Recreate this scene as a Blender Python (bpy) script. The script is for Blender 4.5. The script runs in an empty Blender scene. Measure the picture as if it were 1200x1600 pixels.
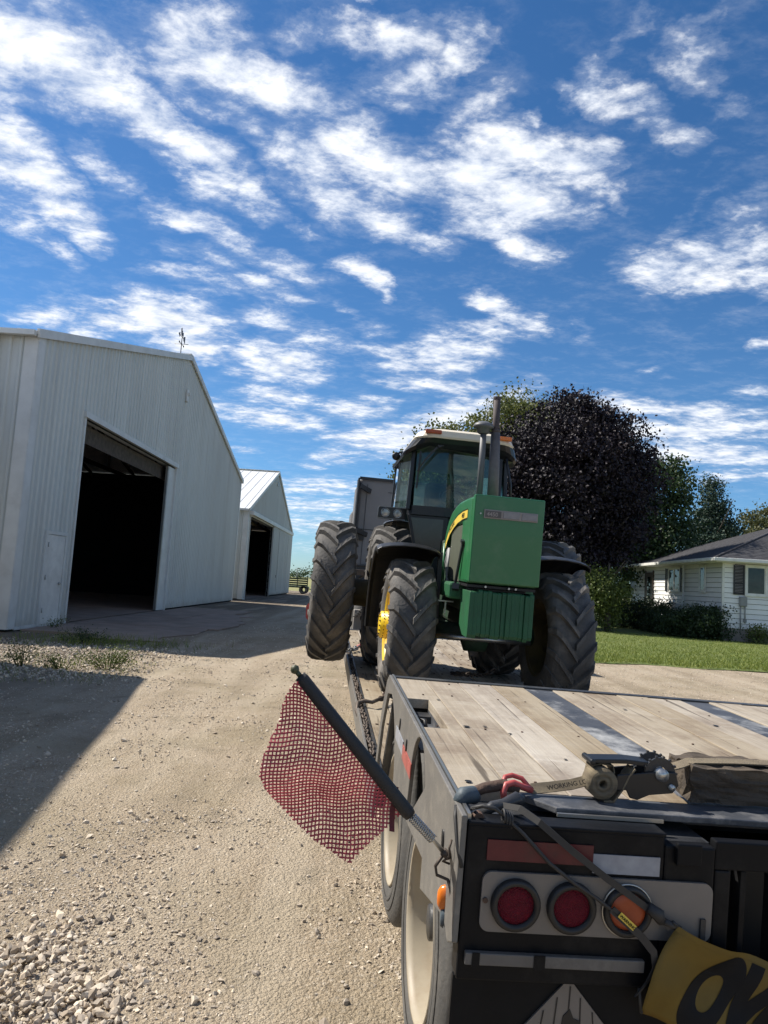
import bpy, bmesh, math, random
import numpy as np
from mathutils import Vector, Matrix, noise as mnoise
random.seed(7); rng = np.random.default_rng(7)
PI = math.pi; R = math.radians
S = bpy.context.scene
COL = S.collection

# ------------------------------------------------------------------ camera
F = 1110.0; HC = 1.6
RHO = R(3.55); PIT = math.atan(109*math.cos(RHO)/F)
r0 = Vector((1,0,0)); u0 = Vector((0,-math.sin(PIT),math.cos(PIT))); fw = Vector((0,math.cos(PIT),math.sin(PIT)))
cr = math.cos(RHO)*r0+math.sin(RHO)*u0; cu = -math.sin(RHO)*r0+math.cos(RHO)*u0
cam = bpy.data.cameras.new('camera'); co = bpy.data.objects.new('camera', cam); COL.objects.link(co)
co.matrix_world = Matrix(((cr.x,cu.x,-fw.x,0),(cr.y,cu.y,-fw.y,0),(cr.z,cu.z,-fw.z,HC),(0,0,0,1)))
cam.sensor_fit = 'VERTICAL'; cam.sensor_height = 36; cam.sensor_width = 36
cam.lens = F/1600*36; cam.clip_start = .05; cam.clip_end = 6000
S.camera = co
def vdir(x, y):
    return (fw+cr*((x-600)/F)-cu*((y-800)/F)).normalized()

# ------------------------------------------------------------------ sun, sky, exposure
SUN = Vector((-5.55, 2.0, 6.8)).normalized()
sl = bpy.data.lights.new('sun','SUN'); sl.energy = 4.4; sl.angle = R(.53); sl.color = (1,.93,.83)
so = bpy.data.objects.new('sun', sl); COL.objects.link(so); so.location = (-20,8,30)
so.rotation_euler = SUN.to_track_quat('Z','Y').to_euler()
S.view_settings.view_transform = 'Standard'; S.view_settings.look = 'None'
S.view_settings.exposure = .76; S.view_settings.gamma = 1; S.view_settings.use_curve_mapping = False
W = bpy.data.worlds.new('World'); S.world = W; W.use_nodes = True
def make_world():
    nt = W.node_tree; nt.nodes.clear(); N = nt.nodes.new; L = nt.links.new
    out = N('ShaderNodeOutputWorld'); bg = N('ShaderNodeBackground'); L(bg.outputs[0], out.inputs[0])
    bg.inputs[1].default_value = .066
    sky = N('ShaderNodeTexSky'); sky.sky_type = 'NISHITA'; sky.sun_disc = False
    sky.sun_elevation = math.asin(SUN.z); sky.sun_rotation = math.atan2(SUN.x, SUN.y)
    sky.air_density = 1.0; sky.dust_density = .2; sky.ozone_density = 2.6; sky.altitude = 200
    hs = N('ShaderNodeHueSaturation'); hs.inputs['Saturation'].default_value = 1.16; hs.inputs['Value'].default_value = 1.0
    tn = N('ShaderNodeMix'); tn.data_type = 'RGBA'; tn.blend_type = 'MULTIPLY'; tn.inputs[0].default_value = 1; tn.inputs[7].default_value = (.84,.96,1.08,1); L(sky.outputs[0], tn.inputs[6])
    L(tn.outputs[2], hs.inputs['Color'])
    tc = N('ShaderNodeTexCoord'); sp = N('ShaderNodeSeparateXYZ'); L(tc.outputs['Generated'], sp.inputs[0])
    th = N('ShaderNodeMix'); th.data_type = 'RGBA'; tz = N('ShaderNodeMapRange'); L(sp.outputs[2], tz.inputs[0]); tz.inputs[1].default_value = 0; tz.inputs[2].default_value = .22
    L(tz.outputs[0], th.inputs[0]); th.inputs[6].default_value = (.62,.86,1.16,1); th.inputs[7].default_value = (.84,.96,1.08,1); L(th.outputs[2], tn.inputs[7])
    def m(op, a, b=None, c=None, clamp=False):
        n = N('ShaderNodeMath'); n.operation = op; n.use_clamp = clamp
        for i, v in enumerate((a, b, c)):
            if v is None: continue
            if isinstance(v, (int, float)): n.inputs[i].default_value = v
            else: L(v, n.inputs[i])
        return n.outputs[0]
    K = .10
    zz = m('ADD', m('MAXIMUM', sp.outputs[2], 0.0), K)
    q = N('ShaderNodeCombineXYZ'); L(m('DIVIDE', sp.outputs[0], zz), q.inputs[0]); L(m('DIVIDE', sp.outputs[1], zz), q.inputs[1])
    Q = q.outputs[0]
    def qf(x, y):
        d = vdir(x, y); z = max(d.z,0)+K; return np.array([d.x/z, d.y/z])
    # domain warp so that cloud outlines are ragged
    wn = N('ShaderNodeTexNoise'); wn.noise_dimensions = '2D'; wn.inputs['Scale'].default_value = 3.2; wn.inputs['Detail'].default_value = 7; wn.inputs['Roughness'].default_value = .62
    L(Q, wn.inputs['Vector'])
    vs = N('ShaderNodeVectorMath'); vs.operation = 'MULTIPLY_ADD'; L(wn.outputs['Color'], vs.inputs[0]); vs.inputs[1].default_value = (.26,.26,0); vs.inputs[2].default_value = (-.13,-.13,0)
    va = N('ShaderNodeVectorMath'); va.operation = 'ADD'; L(Q, va.inputs[0]); L(vs.outputs[0], va.inputs[1]); QW = va.outputs[0]
    blobs = [(40,60,150,70,20,1),(120,130,130,50,35,1),(215,195,110,38,40,1),(300,260,90,30,38,.95),(385,300,60,24,35,.8),(150,60,110,50,25,.75),(10,110,60,50,20,.9),
      (300,40,120,45,15,.8),(360,95,120,60,25,1),(440,150,110,50,25,.95),(290,130,70,40,40,.7),(500,180,60,45,40,.75),(380,190,70,30,35,.6),(540,60,60,26,20,.6),(600,70,70,30,10,.8),(640,130,60,30,20,.75),(695,95,40,22,-35,.7),(590,140,60,30,10,.65),
      (470,255,80,38,25,.9),(560,240,90,40,10,.9),(540,310,100,34,25,.85),(640,270,80,45,15,.95),(600,345,80,22,28,.85),(655,370,60,16,25,.7),
      (740,270,80,50,5,1.05),(820,240,90,45,5,1.05),(890,260,65,42,20,1.0),(800,310,90,40,5,1.05),(760,355,80,28,15,.95),(820,385,60,26,10,.9),(720,320,60,30,20,.8),(880,320,50,24,20,.7),
      (730,175,50,34,-25,.6),(835,178,20,14,-35,.7),(950,300,30,14,50,.4),(5,230,80,50,30,.9),(60,270,75,34,35,1),(20,340,60,26,30,.7),(100,330,70,26,35,.9),(135,375,40,14,30,.8),(80,390,50,14,30,.7),
      (290,330,55,20,15,.8),(345,355,50,18,25,.6),(150,258,45,14,35,.65),(205,280,20,10,30,.4),(480,355,35,9,25,.5),(570,430,36,20,30,1.0),(600,455,24,10,25,.8),
      (330,400,60,16,20,.7),(400,400,60,18,22,.75),(400,445,60,18,18,.8),(460,420,50,20,20,.7),(270,425,50,14,12,.6),(330,450,50,14,12,.7),
      (180,500,90,24,8,.95),(270,500,90,30,8,1.1),(300,540,60,20,8,1.0),(60,500,60,14,10,.8),(120,515,40,12,15,.7),(430,500,60,16,12,.7),(480,530,50,20,10,.7),(430,570,70,30,10,1.05),(480,585,40,16,10,.8),
      (430,620,60,14,8,.85),(430,655,70,16,8,1.0),(540,485,25,8,20,.4),(590,520,40,12,15,.5),(560,550,40,12,10,.5),(620,565,50,22,5,.8),(700,555,60,32,0,1.0),(680,600,80,14,5,.9),(770,475,32,20,10,.95),(800,500,30,22,0,.9),(770,525,40,14,0,.7),
      (555,640,55,16,0,.9),(560,680,60,14,-5,.9),(620,685,90,20,-8,1.1),(700,655,90,22,-18,1.1),(650,705,80,10,-5,.7),(800,610,50,10,-20,.8),(520,715,28,10,0,.8),(490,728,20,6,0,.6),
      (500,760,90,14,0,.8),(490,790,90,12,0,.8),(490,820,90,16,0,.7),(480,855,90,10,0,.5),(385,702,28,5,6,.8),(340,635,40,14,10,.7),
      (930,140,50,24,15,.8),(985,165,60,30,30,.7),(1040,215,40,28,35,.65),(960,70,60,14,-45,.35),(1000,40,60,14,-50,.35),(1065,90,40,44,-30,.55),(1090,30,30,20,-40,.4),(1125,170,24,16,-10,.4),(1105,130,12,40,10,.25),(1090,265,24,12,-50,.3),
      (1050,420,80,34,5,.95),(1130,400,70,40,-5,.85),(1180,440,50,20,0,.8),(1070,340,70,14,-35,.4),(1180,330,50,26,-35,.5),(1100,450,60,14,0,.8),
      (1020,640,70,14,0,.9),(1110,640,80,16,0,1.0),(1060,675,130,16,0,1.1),(1150,665,80,14,0,.8),(1080,710,150,16,0,1.1),(1180,715,60,16,0,.9),(1150,745,70,10,0,.8),(1190,540,20,10,0,.8),(885,515,12,16,20,.5),
      (1015,577,18,5,0,.6),(1045,592,18,5,10,.4),(590,4,26,10,10,.6),(900,640,90,16,0,.7),(1180,610,40,10,0,.7),(940,625,50,14,0,.8)]
    acc = None
    for bx, by, rx, ry, ang, st in blobs:
        a = R(ang); e1 = np.array([math.cos(a), math.sin(a)]); e2 = np.array([-math.sin(a), math.cos(a)])
        c = qf(bx, by); h = 4.0
        J = np.column_stack([(qf(bx+h,by)-qf(bx-h,by))/(2*h), (qf(bx,by+h)-qf(bx,by-h))/(2*h)])
        A = J @ np.column_stack([e1*rx, e2*ry])*1.50
        U_, s_, _ = np.linalg.svd(A)
        mp = N('ShaderNodeMapping'); mp.vector_type = 'TEXTURE'
        mp.inputs['Location'].default_value = (c[0], c[1], 0); mp.inputs['Rotation'].default_value = (0,0,math.atan2(U_[1,0], U_[0,0])); mp.inputs['Scale'].default_value = (s_[0], s_[1], 1)
        L(QW, mp.inputs['Vector'])
        g = N('ShaderNodeTexGradient'); g.gradient_type = 'SPHERICAL'; L(mp.outputs[0], g.inputs[0])
        v = m('MULTIPLY', m('POWER', g.outputs['Fac'], .7), st)
        acc = v if acc is None else m('SMOOTH_MAX', acc, v, .12)
    # unseen clouds, thickened behind the camera to whiten the fill light
    ln = N('ShaderNodeTexNoise'); ln.noise_dimensions = '2D'; ln.inputs['Scale'].default_value = .9; ln.inputs['Detail'].default_value = 4; L(Q, ln.inputs['Vector'])
    base = m('MULTIPLY_ADD', ln.outputs['Fac'], 2.4, -.8)
    behind = N('ShaderNodeMapRange'); L(sp.outputs[1], behind.inputs[0]); behind.inputs[1].default_value = .35; behind.inputs[2].default_value = -.1; behind.inputs[3].default_value = 0; behind.inputs[4].default_value = 1
    acc = m('MAXIMUM', acc, m('MULTIPLY', base, behind.outputs[0]))
    # billows and streaks
    st_ = N('ShaderNodeMapping'); st_.inputs['Rotation'].default_value = (0,0,R(-35)); st_.inputs['Scale'].default_value = (1.0,1.45,1); L(Q, st_.inputs['Vector'])
    n1 = N('ShaderNodeTexNoise'); n1.noise_dimensions = '2D'; n1.inputs['Scale'].default_value = 7.5; n1.inputs['Detail'].default_value = 13; n1.inputs['Roughness'].default_value = .64; n1.inputs['Distortion'].default_value = .15
    L(st_.outputs[0], n1.inputs['Vector'])
    n2 = N('ShaderNodeTexNoise'); n2.noise_dimensions = '2D'; n2.inputs['Scale'].default_value = 26; n2.inputs['Detail'].default_value = 9; n2.inputs['Roughness'].default_value = .66; n2.inputs['Distortion'].default_value = .25
    L(st_.outputs[0], n2.inputs['Vector'])
    nn = m('ADD', m('MULTIPLY_ADD', n1.outputs['Fac'], 2.4, -1.2), m('MULTIPLY_ADD', n2.outputs['Fac'], 1.05, -.525))
    f = m('ADD', m('MULTIPLY', acc, 1.45), m('MULTIPLY', nn, .80))
    mr = N('ShaderNodeMapRange'); mr.interpolation_type = 'SMOOTHSTEP'; L(f, mr.inputs[0]); mr.inputs[1].default_value = .24; mr.inputs[2].default_value = 1.48
    veil = N('ShaderNodeMapRange'); veil.interpolation_type = 'SMOOTHSTEP'; L(f, veil.inputs[0]); veil.inputs[1].default_value = -.05; veil.inputs[2].default_value = .8; veil.inputs[4].default_value = .20
    dens = m('MAXIMUM', mr.outputs[0], veil.outputs[0])
    gate = N('ShaderNodeMapRange'); L(acc, gate.inputs[0]); gate.inputs[1].default_value = .0; gate.inputs[2].default_value = .22
    dens = m('MULTIPLY', dens, gate.outputs[0])
    # thin veil and horizon fade
    hz = N('ShaderNodeMapRange'); L(sp.outputs[2], hz.inputs[0]); hz.inputs[1].default_value = .0; hz.inputs[2].default_value = .08; hz.inputs[3].default_value = .25; hz.inputs[4].default_value = 1
    dens = m('MULTIPLY', dens, hz.outputs[0])
    # thick places a bit greyer than the lit edges
    cc = N('ShaderNodeMix'); cc.data_type = 'RGBA'
    cs = N('ShaderNodeMapRange'); L(n1.outputs['Fac'], cs.inputs[0]); cs.inputs[1].default_value = .35; cs.inputs[2].default_value = .65
    L(cs.outputs[0], cc.inputs[0]); cc.inputs[6].default_value = (5.9,6.7,8.2,1); cc.inputs[7].default_value = (10.2,10.4,10.7,1)
    mx = N('ShaderNodeMix'); mx.data_type = 'RGBA'; L(m('MULTIPLY', dens, .96), mx.inputs[0]); L(hs.outputs[0], mx.inputs[6]); L(cc.outputs[2], mx.inputs[7])
    L(mx.outputs[2], bg.inputs[0])
    W.cycles.sampling_method = 'MANUAL'; W.cycles.sample_map_resolution = 512
make_world()

# ------------------------------------------------------------------ materials
def nodes_for(name):
    m = bpy.data.materials.new(name); m.use_nodes = True; nt = m.node_tree
    b = nt.nodes['Principled BSDF']; return m, nt, b
def mat(name, c, rough=.6, metal=0., c2=None, scale=3., detail=6., stretch=(1,1,1), bump=0., bscale=40., spec=.5, dirt=None, dirt_amt=.4, dirt_scale=1.5, rnd=0., coat=0., contrast=(.35,.65), rvar=.1):
    m, nt, b = nodes_for(name); N = nt.nodes.new; L = nt.links.new
    tc = N('ShaderNodeTexCoord'); mp = N('ShaderNodeMapping'); mp.inputs['Scale'].default_value = stretch
    L(tc.outputs['Object'], mp.inputs[0])
    oi = N('ShaderNodeObjectInfo')
    if rnd:
        ad = N('ShaderNodeVectorMath'); ad.operation = 'MULTIPLY_ADD'; cb = N('ShaderNodeCombineXYZ')
        for k in range(3): L(oi.outputs['Random'], cb.inputs[k])
        L(cb.outputs[0], ad.inputs[0]); ad.inputs[1].default_value = (37,91,53); L(mp.outputs[0], ad.inputs[2]); V = ad.outputs[0]
    else: V = mp.outputs[0]
    c = tuple(c)+(1,); c2 = tuple(c2)+(1,) if c2 else tuple(v*.82 for v in c[:3])+(1,)
    n = N('ShaderNodeTexNoise'); n.inputs['Scale'].default_value = scale; n.inputs['Detail'].default_value = detail; n.inputs['Roughness'].default_value = .6; L(V, n.inputs['Vector'])
    mr = N('ShaderNodeMapRange'); L(n.outputs['Fac'], mr.inputs[0]); mr.inputs[1].default_value = contrast[0]; mr.inputs[2].default_value = contrast[1]
    mx = N('ShaderNodeMix'); mx.data_type = 'RGBA'; L(mr.outputs[0], mx.inputs[0]); mx.inputs[6].default_value = c; mx.inputs[7].default_value = c2
    col = mx.outputs[2]
    if dirt:
        dn = N('ShaderNodeTexNoise'); dn.inputs['Scale'].default_value = dirt_scale; dn.inputs['Detail'].default_value = 9; dn.inputs['Roughness'].default_value = .7; L(V, dn.inputs['Vector'])
        dr = N('ShaderNodeMapRange'); L(dn.outputs['Fac'], dr.inputs[0]); dr.inputs[1].default_value = .5; dr.inputs[2].default_value = .72; dr.inputs[4].default_value = dirt_amt
        dx = N('ShaderNodeMix'); dx.data_type = 'RGBA'; L(dr.outputs[0], dx.inputs[0]); L(col, dx.inputs[6]); dx.inputs[7].default_value = tuple(dirt)+(1,); col = dx.outputs[2]
    if rnd:
        hv = N('ShaderNodeHueSaturation'); L(col, hv.inputs['Color']); mv = N('ShaderNodeMapRange'); L(oi.outputs['Random'], mv.inputs[0]); mv.inputs[3].default_value = 1-rnd; mv.inputs[4].default_value = 1+rnd; L(mv.outputs[0], hv.inputs['Value']); col = hv.outputs[0]
    L(col, b.inputs['Base Color'])
    rr = N('ShaderNodeMapRange'); L(n.outputs['Fac'], rr.inputs[0]); rr.inputs[3].default_value = max(0,rough-rvar); rr.inputs[4].default_value = min(1,rough+rvar); L(rr.outputs[0], b.inputs['Roughness'])
    b.inputs['Metallic'].default_value = metal; b.inputs['Specular IOR Level'].default_value = spec; b.inputs['Coat Weight'].default_value = coat
    if bump:
        bn = N('ShaderNodeTexNoise'); bn.inputs['Scale'].default_value = bscale; bn.inputs['Detail'].default_value = 5; L(V, bn.inputs['Vector'])
        bp = N('ShaderNodeBump'); bp.inputs['Strength'].default_value = bump; bp.inputs['Distance'].default_value = .01; L(bn.outputs['Fac'], bp.inputs['Height']); L(bp.outputs[0], b.inputs['Normal'])
    return m
def glass(name, tint, ior=1.45, refl=1.0, clear=.8):
    m, nt, b = nodes_for(name); N = nt.nodes.new; L = nt.links.new; nt.nodes.remove(b)
    out = [n for n in nt.nodes if n.type == 'OUTPUT_MATERIAL'][0]
    t = N('ShaderNodeBsdfTransparent'); t.inputs[0].default_value = tuple(tint)+(1,)
    g = N('ShaderNodeBsdfGlossy'); g.inputs['Roughness'].default_value = .02; g.inputs['Color'].default_value = (refl,refl,refl,1)
    d = N('ShaderNodeBsdfDiffuse'); d.inputs[0].default_value = (.26,.36,.32,1)  # patchy teal film, tinted to suggest green reflections
    nz = N('ShaderNodeTexNoise'); nz.inputs['Scale'].default_value = 5; nz.inputs['Detail'].default_value = 8
    mr = N('ShaderNodeMapRange'); L(nz.outputs['Fac'], mr.inputs[0]); mr.inputs[1].default_value = .35; mr.inputs[2].default_value = .8; mr.inputs[4].default_value = 1-clear
    m1 = N('ShaderNodeMixShader'); L(mr.outputs[0], m1.inputs[0]); L(t.outputs[0], m1.inputs[1]); L(d.outputs[0], m1.inputs[2])
    fr = N('ShaderNodeFresnel'); fr.inputs[0].default_value = ior
    m2 = N('ShaderNodeMixShader'); L(fr.outputs[0], m2.inputs[0]); L(m1.outputs[0], m2.inputs[1]); L(g.outputs[0], m2.inputs[2]); L(m2.outputs[0], out.inputs[0])
    return m
def leafmat(name, c, c2, trans=.25, rough=.5):
    m, nt, b = nodes_for(name); N = nt.nodes.new; L = nt.links.new
    out = [n for n in nt.nodes if n.type == 'OUTPUT_MATERIAL'][0]
    a = N('ShaderNodeAttribute'); a.attribute_name = 'tone'
    mx = N('ShaderNodeMix'); mx.data_type = 'RGBA'; L(a.outputs['Fac'], mx.inputs[0]); mx.inputs[6].default_value = tuple(c)+(1,); mx.inputs[7].default_value = tuple(c2)+(1,)
    L(mx.outputs[2], b.inputs['Base Color']); b.inputs['Roughness'].default_value = rough; b.inputs['Specular IOR Level'].default_value = .35
    t = N('ShaderNodeBsdfTranslucent'); L(mx.outputs[2], t.inputs[0])
    ms = N('ShaderNodeMixShader'); ms.inputs[0].default_value = trans; L(b.outputs[0], ms.inputs[1]); L(t.outputs[0], ms.inputs[2]); L(ms.outputs[0], out.inputs[0])
    return m

M = {}
M['shed_white'] = mat('painted_steel_sheet', (.56,.585,.56), .42, c2=(.50,.525,.505), scale=.7, dirt=(.40,.38,.33), dirt_amt=.35, dirt_scale=.6, stretch=(1,1,.3), rnd=.015)
def add_splash(m, h, colr, amt):
    nt = m.node_tree; N = nt.nodes.new; L = nt.links.new; b = nt.nodes['Principled BSDF']; src = b.inputs['Base Color'].links[0].from_socket
    tc = N('ShaderNodeTexCoord'); sp = N('ShaderNodeSeparateXYZ'); L(tc.outputs['Object'], sp.inputs[0])
    n = N('ShaderNodeTexNoise'); n.inputs['Scale'].default_value = 2.2; n.inputs['Detail'].default_value = 9; n.inputs['Roughness'].default_value = .7; L(tc.outputs['Object'], n.inputs['Vector'])
    a = N('ShaderNodeMath'); a.operation = 'MULTIPLY_ADD'; L(n.outputs['Fac'], a.inputs[0]); a.inputs[1].default_value = -2.2*h; L(sp.outputs[2], a.inputs[2])
    r_ = N('ShaderNodeMapRange'); L(a.outputs[0], r_.inputs[0]); r_.inputs[1].default_value = -h*.2; r_.inputs[2].default_value = -h*1.2; r_.inputs[4].default_value = amt
    x = N('ShaderNodeMix'); x.data_type = 'RGBA'; L(r_.outputs[0], x.inputs[0]); L(src, x.inputs[6]); x.inputs[7].default_value = tuple(colr)+(1,); L(x.outputs[2], b.inputs['Base Color'])
    mp = N('ShaderNodeMapping'); mp.inputs['Scale'].default_value = (4,4,.12); L(tc.outputs['Object'], mp.inputs[0])
    n2 = N('ShaderNodeTexNoise'); n2.inputs['Scale'].default_value = 2; n2.inputs['Detail'].default_value = 6; L(mp.outputs[0], n2.inputs['Vector'])
    r2 = N('ShaderNodeMapRange'); L(n2.outputs['Fac'], r2.inputs[0]); r2.inputs[1].default_value = .55; r2.inputs[2].default_value = .75; r2.inputs[4].default_value = .35
    y = N('ShaderNodeMix'); y.data_type = 'RGBA'; L(r2.outputs[0], y.inputs[0]); L(x.outputs[2], y.inputs[6]); y.inputs[7].default_value = (.40,.385,.34,1); L(y.outputs[2], b.inputs['Base Color'])
add_splash(M['shed_white'], .35, (.33,.29,.24), .6)
M['shed_trim'] = mat('painted_steel_trim', (.66,.67,.65), .45, c2=(.58,.59,.57), scale=2, dirt=(.35,.32,.28), dirt_amt=.3)
M['shed_roof'] = mat('galvanised_roof_sheet', (.72,.73,.72), .4, c2=(.64,.65,.65), scale=1.2)
M['shed_inner'] = mat('shade_dark_interior', (.02,.021,.023), .9, spec=.1)  # near-black colour paints in the deep shade inside the sheds
M['dark_steel'] = mat('black_painted_steel', (.022,.024,.028), .42, c2=(.04,.042,.046), scale=5, dirt=(.13,.12,.10), dirt_amt=.5, dirt_scale=6, bump=.15, bscale=90, rvar=.15)
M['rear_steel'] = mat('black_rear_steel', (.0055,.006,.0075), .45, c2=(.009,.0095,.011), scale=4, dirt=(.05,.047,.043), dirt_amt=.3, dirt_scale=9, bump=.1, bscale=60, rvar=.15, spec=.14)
M['side_steel'] = mat('dusty_side_plate', (.165,.158,.145), .5, c2=(.12,.115,.107), scale=2.2, dirt=(.30,.275,.235), dirt_amt=.5, dirt_scale=14, bump=.12, bscale=160)
M['deck_plate'] = mat('checkered_black_plate', (.045,.05,.06), .5, c2=(.075,.08,.09), scale=6, dirt=(.28,.27,.26), dirt_amt=.55, dirt_scale=11, bump=.15, bscale=60)
M['worn_black'] = mat('worn_black_paint', (.04,.045,.055), .55, c2=(.07,.075,.085), scale=5, dirt=(.55,.55,.53), dirt_amt=.85, dirt_scale=3.2, bump=.1)
M['wood'] = None
M['tyre'] = mat('tractor_tyre_rubber', (.066,.064,.062), .8, c2=(.105,.10,.093), scale=3, dirt=(.25,.225,.195), dirt_amt=.7, dirt_scale=4, bump=.5, bscale=45)
M['trailer_tyre'] = mat('trailer_tyre_rubber', (.075,.074,.072), .72, c2=(.11,.107,.10), scale=3, dirt=(.17,.155,.135), dirt_amt=.5, dirt_scale=9, bump=.25, bscale=60)
M['yellow'] = mat('yellow_rim_paint', (.88,.62,.02), .42, c2=(.68,.42,.02), scale=6, dirt=(.30,.20,.08), dirt_amt=.35, dirt_scale=9)
M['rim_shaded'] = mat('shaded_inner_rim', (.10,.075,.02), .7, c2=(.06,.045,.018), scale=6)  # yellow rim darkened in colour to stand for shade under the tractor
M['green'] = mat('green_tractor_paint', (.019,.135,.046), .34, c2=(.025,.150,.054), scale=1.5, dirt=(.13,.21,.12), dirt_amt=.3, dirt_scale=6, coat=.2)
M['green_worn'] = mat('worn_green_cast', (.014,.105,.040), .55, c2=(.011,.08,.032), scale=9, dirt=(.012,.035,.02), dirt_amt=.5, dirt_scale=16, bump=.35, bscale=50, stretch=(1,1,.4))
M['green_dark'] = mat('oily_green_casting', (.012,.05,.022), .65, c2=(.02,.03,.022), scale=7, bump=.4, bscale=40)
M['cab_black'] = mat('cab_black_trim', (.008,.0095,.012), .38, c2=(.013,.015,.018), scale=4)
M['fender'] = mat('black_rubber_fender', (.010,.010,.011), .42, c2=(.016,.016,.016), scale=4, dirt=(.07,.063,.055), dirt_amt=.3)
M['cab_int'] = mat('cab_interior', (.05,.055,.05), .8)
M['roof_tan'] = mat('tan_cab_roof', (.70,.63,.50), .5, c2=(.62,.56,.44), scale=4)
M['orange'] = mat('amber_lens', (.75,.20,.02), .25, c2=(.6,.14,.015), scale=12)
M['amber_dim'] = mat('faded_amber_lens', (.40,.075,.02), .4, c2=(.32,.055,.015), scale=12)
M['stack'] = mat('weathered_exhaust_pipe', (.17,.155,.15), .6, c2=(.10,.09,.088), scale=7, dirt=(.22,.18,.15), dirt_amt=.5, metal=.3)
M['stack_rust'] = mat('rusty_exhaust_tip', (.075,.058,.058), .75, c2=(.05,.04,.042), scale=9)
M['intake'] = mat('grey_intake_pipe', (.12,.125,.135), .5)
M['chrome'] = mat('bare_metal', (.5,.5,.48), .35, metal=.9)
M['lamp_lens'] = mat('clear_lamp_lens', (.35,.36,.36), .15, c2=(.15,.15,.16), scale=30, metal=.5)
M['badge'] = mat('badge_bezel', (.30,.27,.25), .5); M['badge_in'] = mat('badge_insert', (.10,.09,.085), .4)
M['badge_light'] = mat('headlamp_insert', (.24,.23,.235), .25, scale=30)
M['decal_y'] = mat('yellow_decal', (.75,.55,.08), .45); M['decal_k'] = mat('black_print', (.012,.012,.013), .6, spec=.15)
M['cream'] = mat('cream_wheel_disc', (.40,.355,.27), .5, c2=(.32,.275,.205), scale=3, dirt=(.25,.18,.11), dirt_amt=.6, dirt_scale=7)
M['screen'] = mat('olive_side_screen', (.085,.095,.065), .6, c2=(.065,.072,.05), scale=2)
M['panel_silver'] = mat('brushed_light_panel', (.20,.185,.175), .45, c2=(.15,.14,.13), scale=3, metal=.2, dirt=(.2,.18,.16), dirt_amt=.3)
M['grommet'] = mat('rubber_grommet', (.012,.012,.013), .5)
M['red_lens'] = mat('red_lamp_lens', (.13,.005,.016), .35, c2=(.09,.004,.012), scale=70, spec=.2, bump=.8, bscale=260)
M['red_tape'] = mat('red_reflective_tape', (.11,.006,.014), .4, c2=(.085,.005,.011), scale=18, dirt=(.03,.02,.02), dirt_amt=.6, dirt_scale=10)
M['white_tape'] = mat('white_reflective_tape', (.34,.355,.39), .4, c2=(.25,.265,.30), scale=14, dirt=(.12,.12,.13), dirt_amt=.4, dirt_scale=12)
M['rust'] = mat('rusty_steel', (.10,.055,.035), .75, c2=(.055,.035,.026), scale=14, bump=.5, bscale=70)
M['rust_grey'] = mat('worn_chain_steel', (.11,.085,.065), .6, c2=(.06,.048,.04), scale=14, metal=.4, bump=.3)
M['hook_red'] = mat('red_strap_hook', (.50,.10,.09), .45, c2=(.36,.06,.055), scale=12)
M['rubber_blue'] = mat('blue_grey_rubber', (.07,.10,.12), .6, c2=(.045,.06,.075), scale=18, bump=.3)
M['webbing'] = mat('khaki_webbing', (.24,.195,.125), .85, c2=(.15,.12,.08), scale=9, stretch=(1,1,12), bump=.5, bscale=220, dirt=(.07,.06,.045), dirt_amt=.5)
M['black_strap'] = mat('black_rubber_strap', (.02,.02,.021), .6, c2=(.032,.031,.03), scale=14)
M['banner'] = mat('yellow_vinyl_banner', (.155,.098,.009), .7, c2=(.11,.07,.007), scale=5, dirt=(.16,.10,.015), dirt_amt=.5, dirt_scale=6)
M['mesh_red'] = mat('red_mesh_fabric', (.46,.075,.095), .7, c2=(.30,.035,.055), scale=14)
M['sleeve'] = mat('black_flag_sleeve', (.018,.018,.019), .6, bump=.3, bscale=300)
M['semi_grey'] = mat('grey_sleeper_panel', (.20,.20,.205), .5, c2=(.17,.17,.175), scale=1.5); M['semi_dark'] = mat('dark_fairing', (.02,.022,.025), .5)
M['boxgrey'] = mat('pale_grey_cover', (.27,.255,.235), .6)
M['brass'] = mat('olive_yellow_paint', (.16,.13,.03), .6)
M['concrete'] = mat('concrete_apron', (.30,.225,.18), .92, c2=(.20,.15,.115), scale=1.2, dirt=(.17,.15,.13), dirt_amt=.6, dirt_scale=1.4, bump=.3, bscale=18)
M['siding'] = mat('white_house_siding', (.78,.78,.76), .6, c2=(.72,.72,.70), scale=1.5, rnd=.02)
M['house_trim'] = mat('white_house_trim', (.74,.74,.70), .5); M['shutter'] = mat('black_shutter', (.018,.02,.024), .5)
M['house_door'] = mat('brown_house_door', (.06,.035,.028), .5); M['foundation'] = mat('concrete_foundation', (.30,.27,.25), .9, bump=.3)
M['shingle'] = mat('charcoal_shingles', (.060,.060,.066), .9, c2=(.035,.035,.04), scale=5, bump=.4, rnd=.2)
M['meter'] = mat('grey_meter_box', (.25,.26,.26), .5)
M['win_dark'] = glass('house_window_glass', (.25,.28,.28), 1.5, 1, .85)
M['cab_glass'] = glass('cab_glass', (.74,.90,.84), 1.5, 1, .84)
M['curtain'] = mat('unlit_dark', (.06,.06,.058), .9)  # dark tone for unlit rooms and the shadow gaps between siding boards
M['bark'] = mat('tree_bark', (.10,.08,.065), .9, c2=(.06,.05,.04), scale=6, bump=.5)
M['stone'] = None

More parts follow.
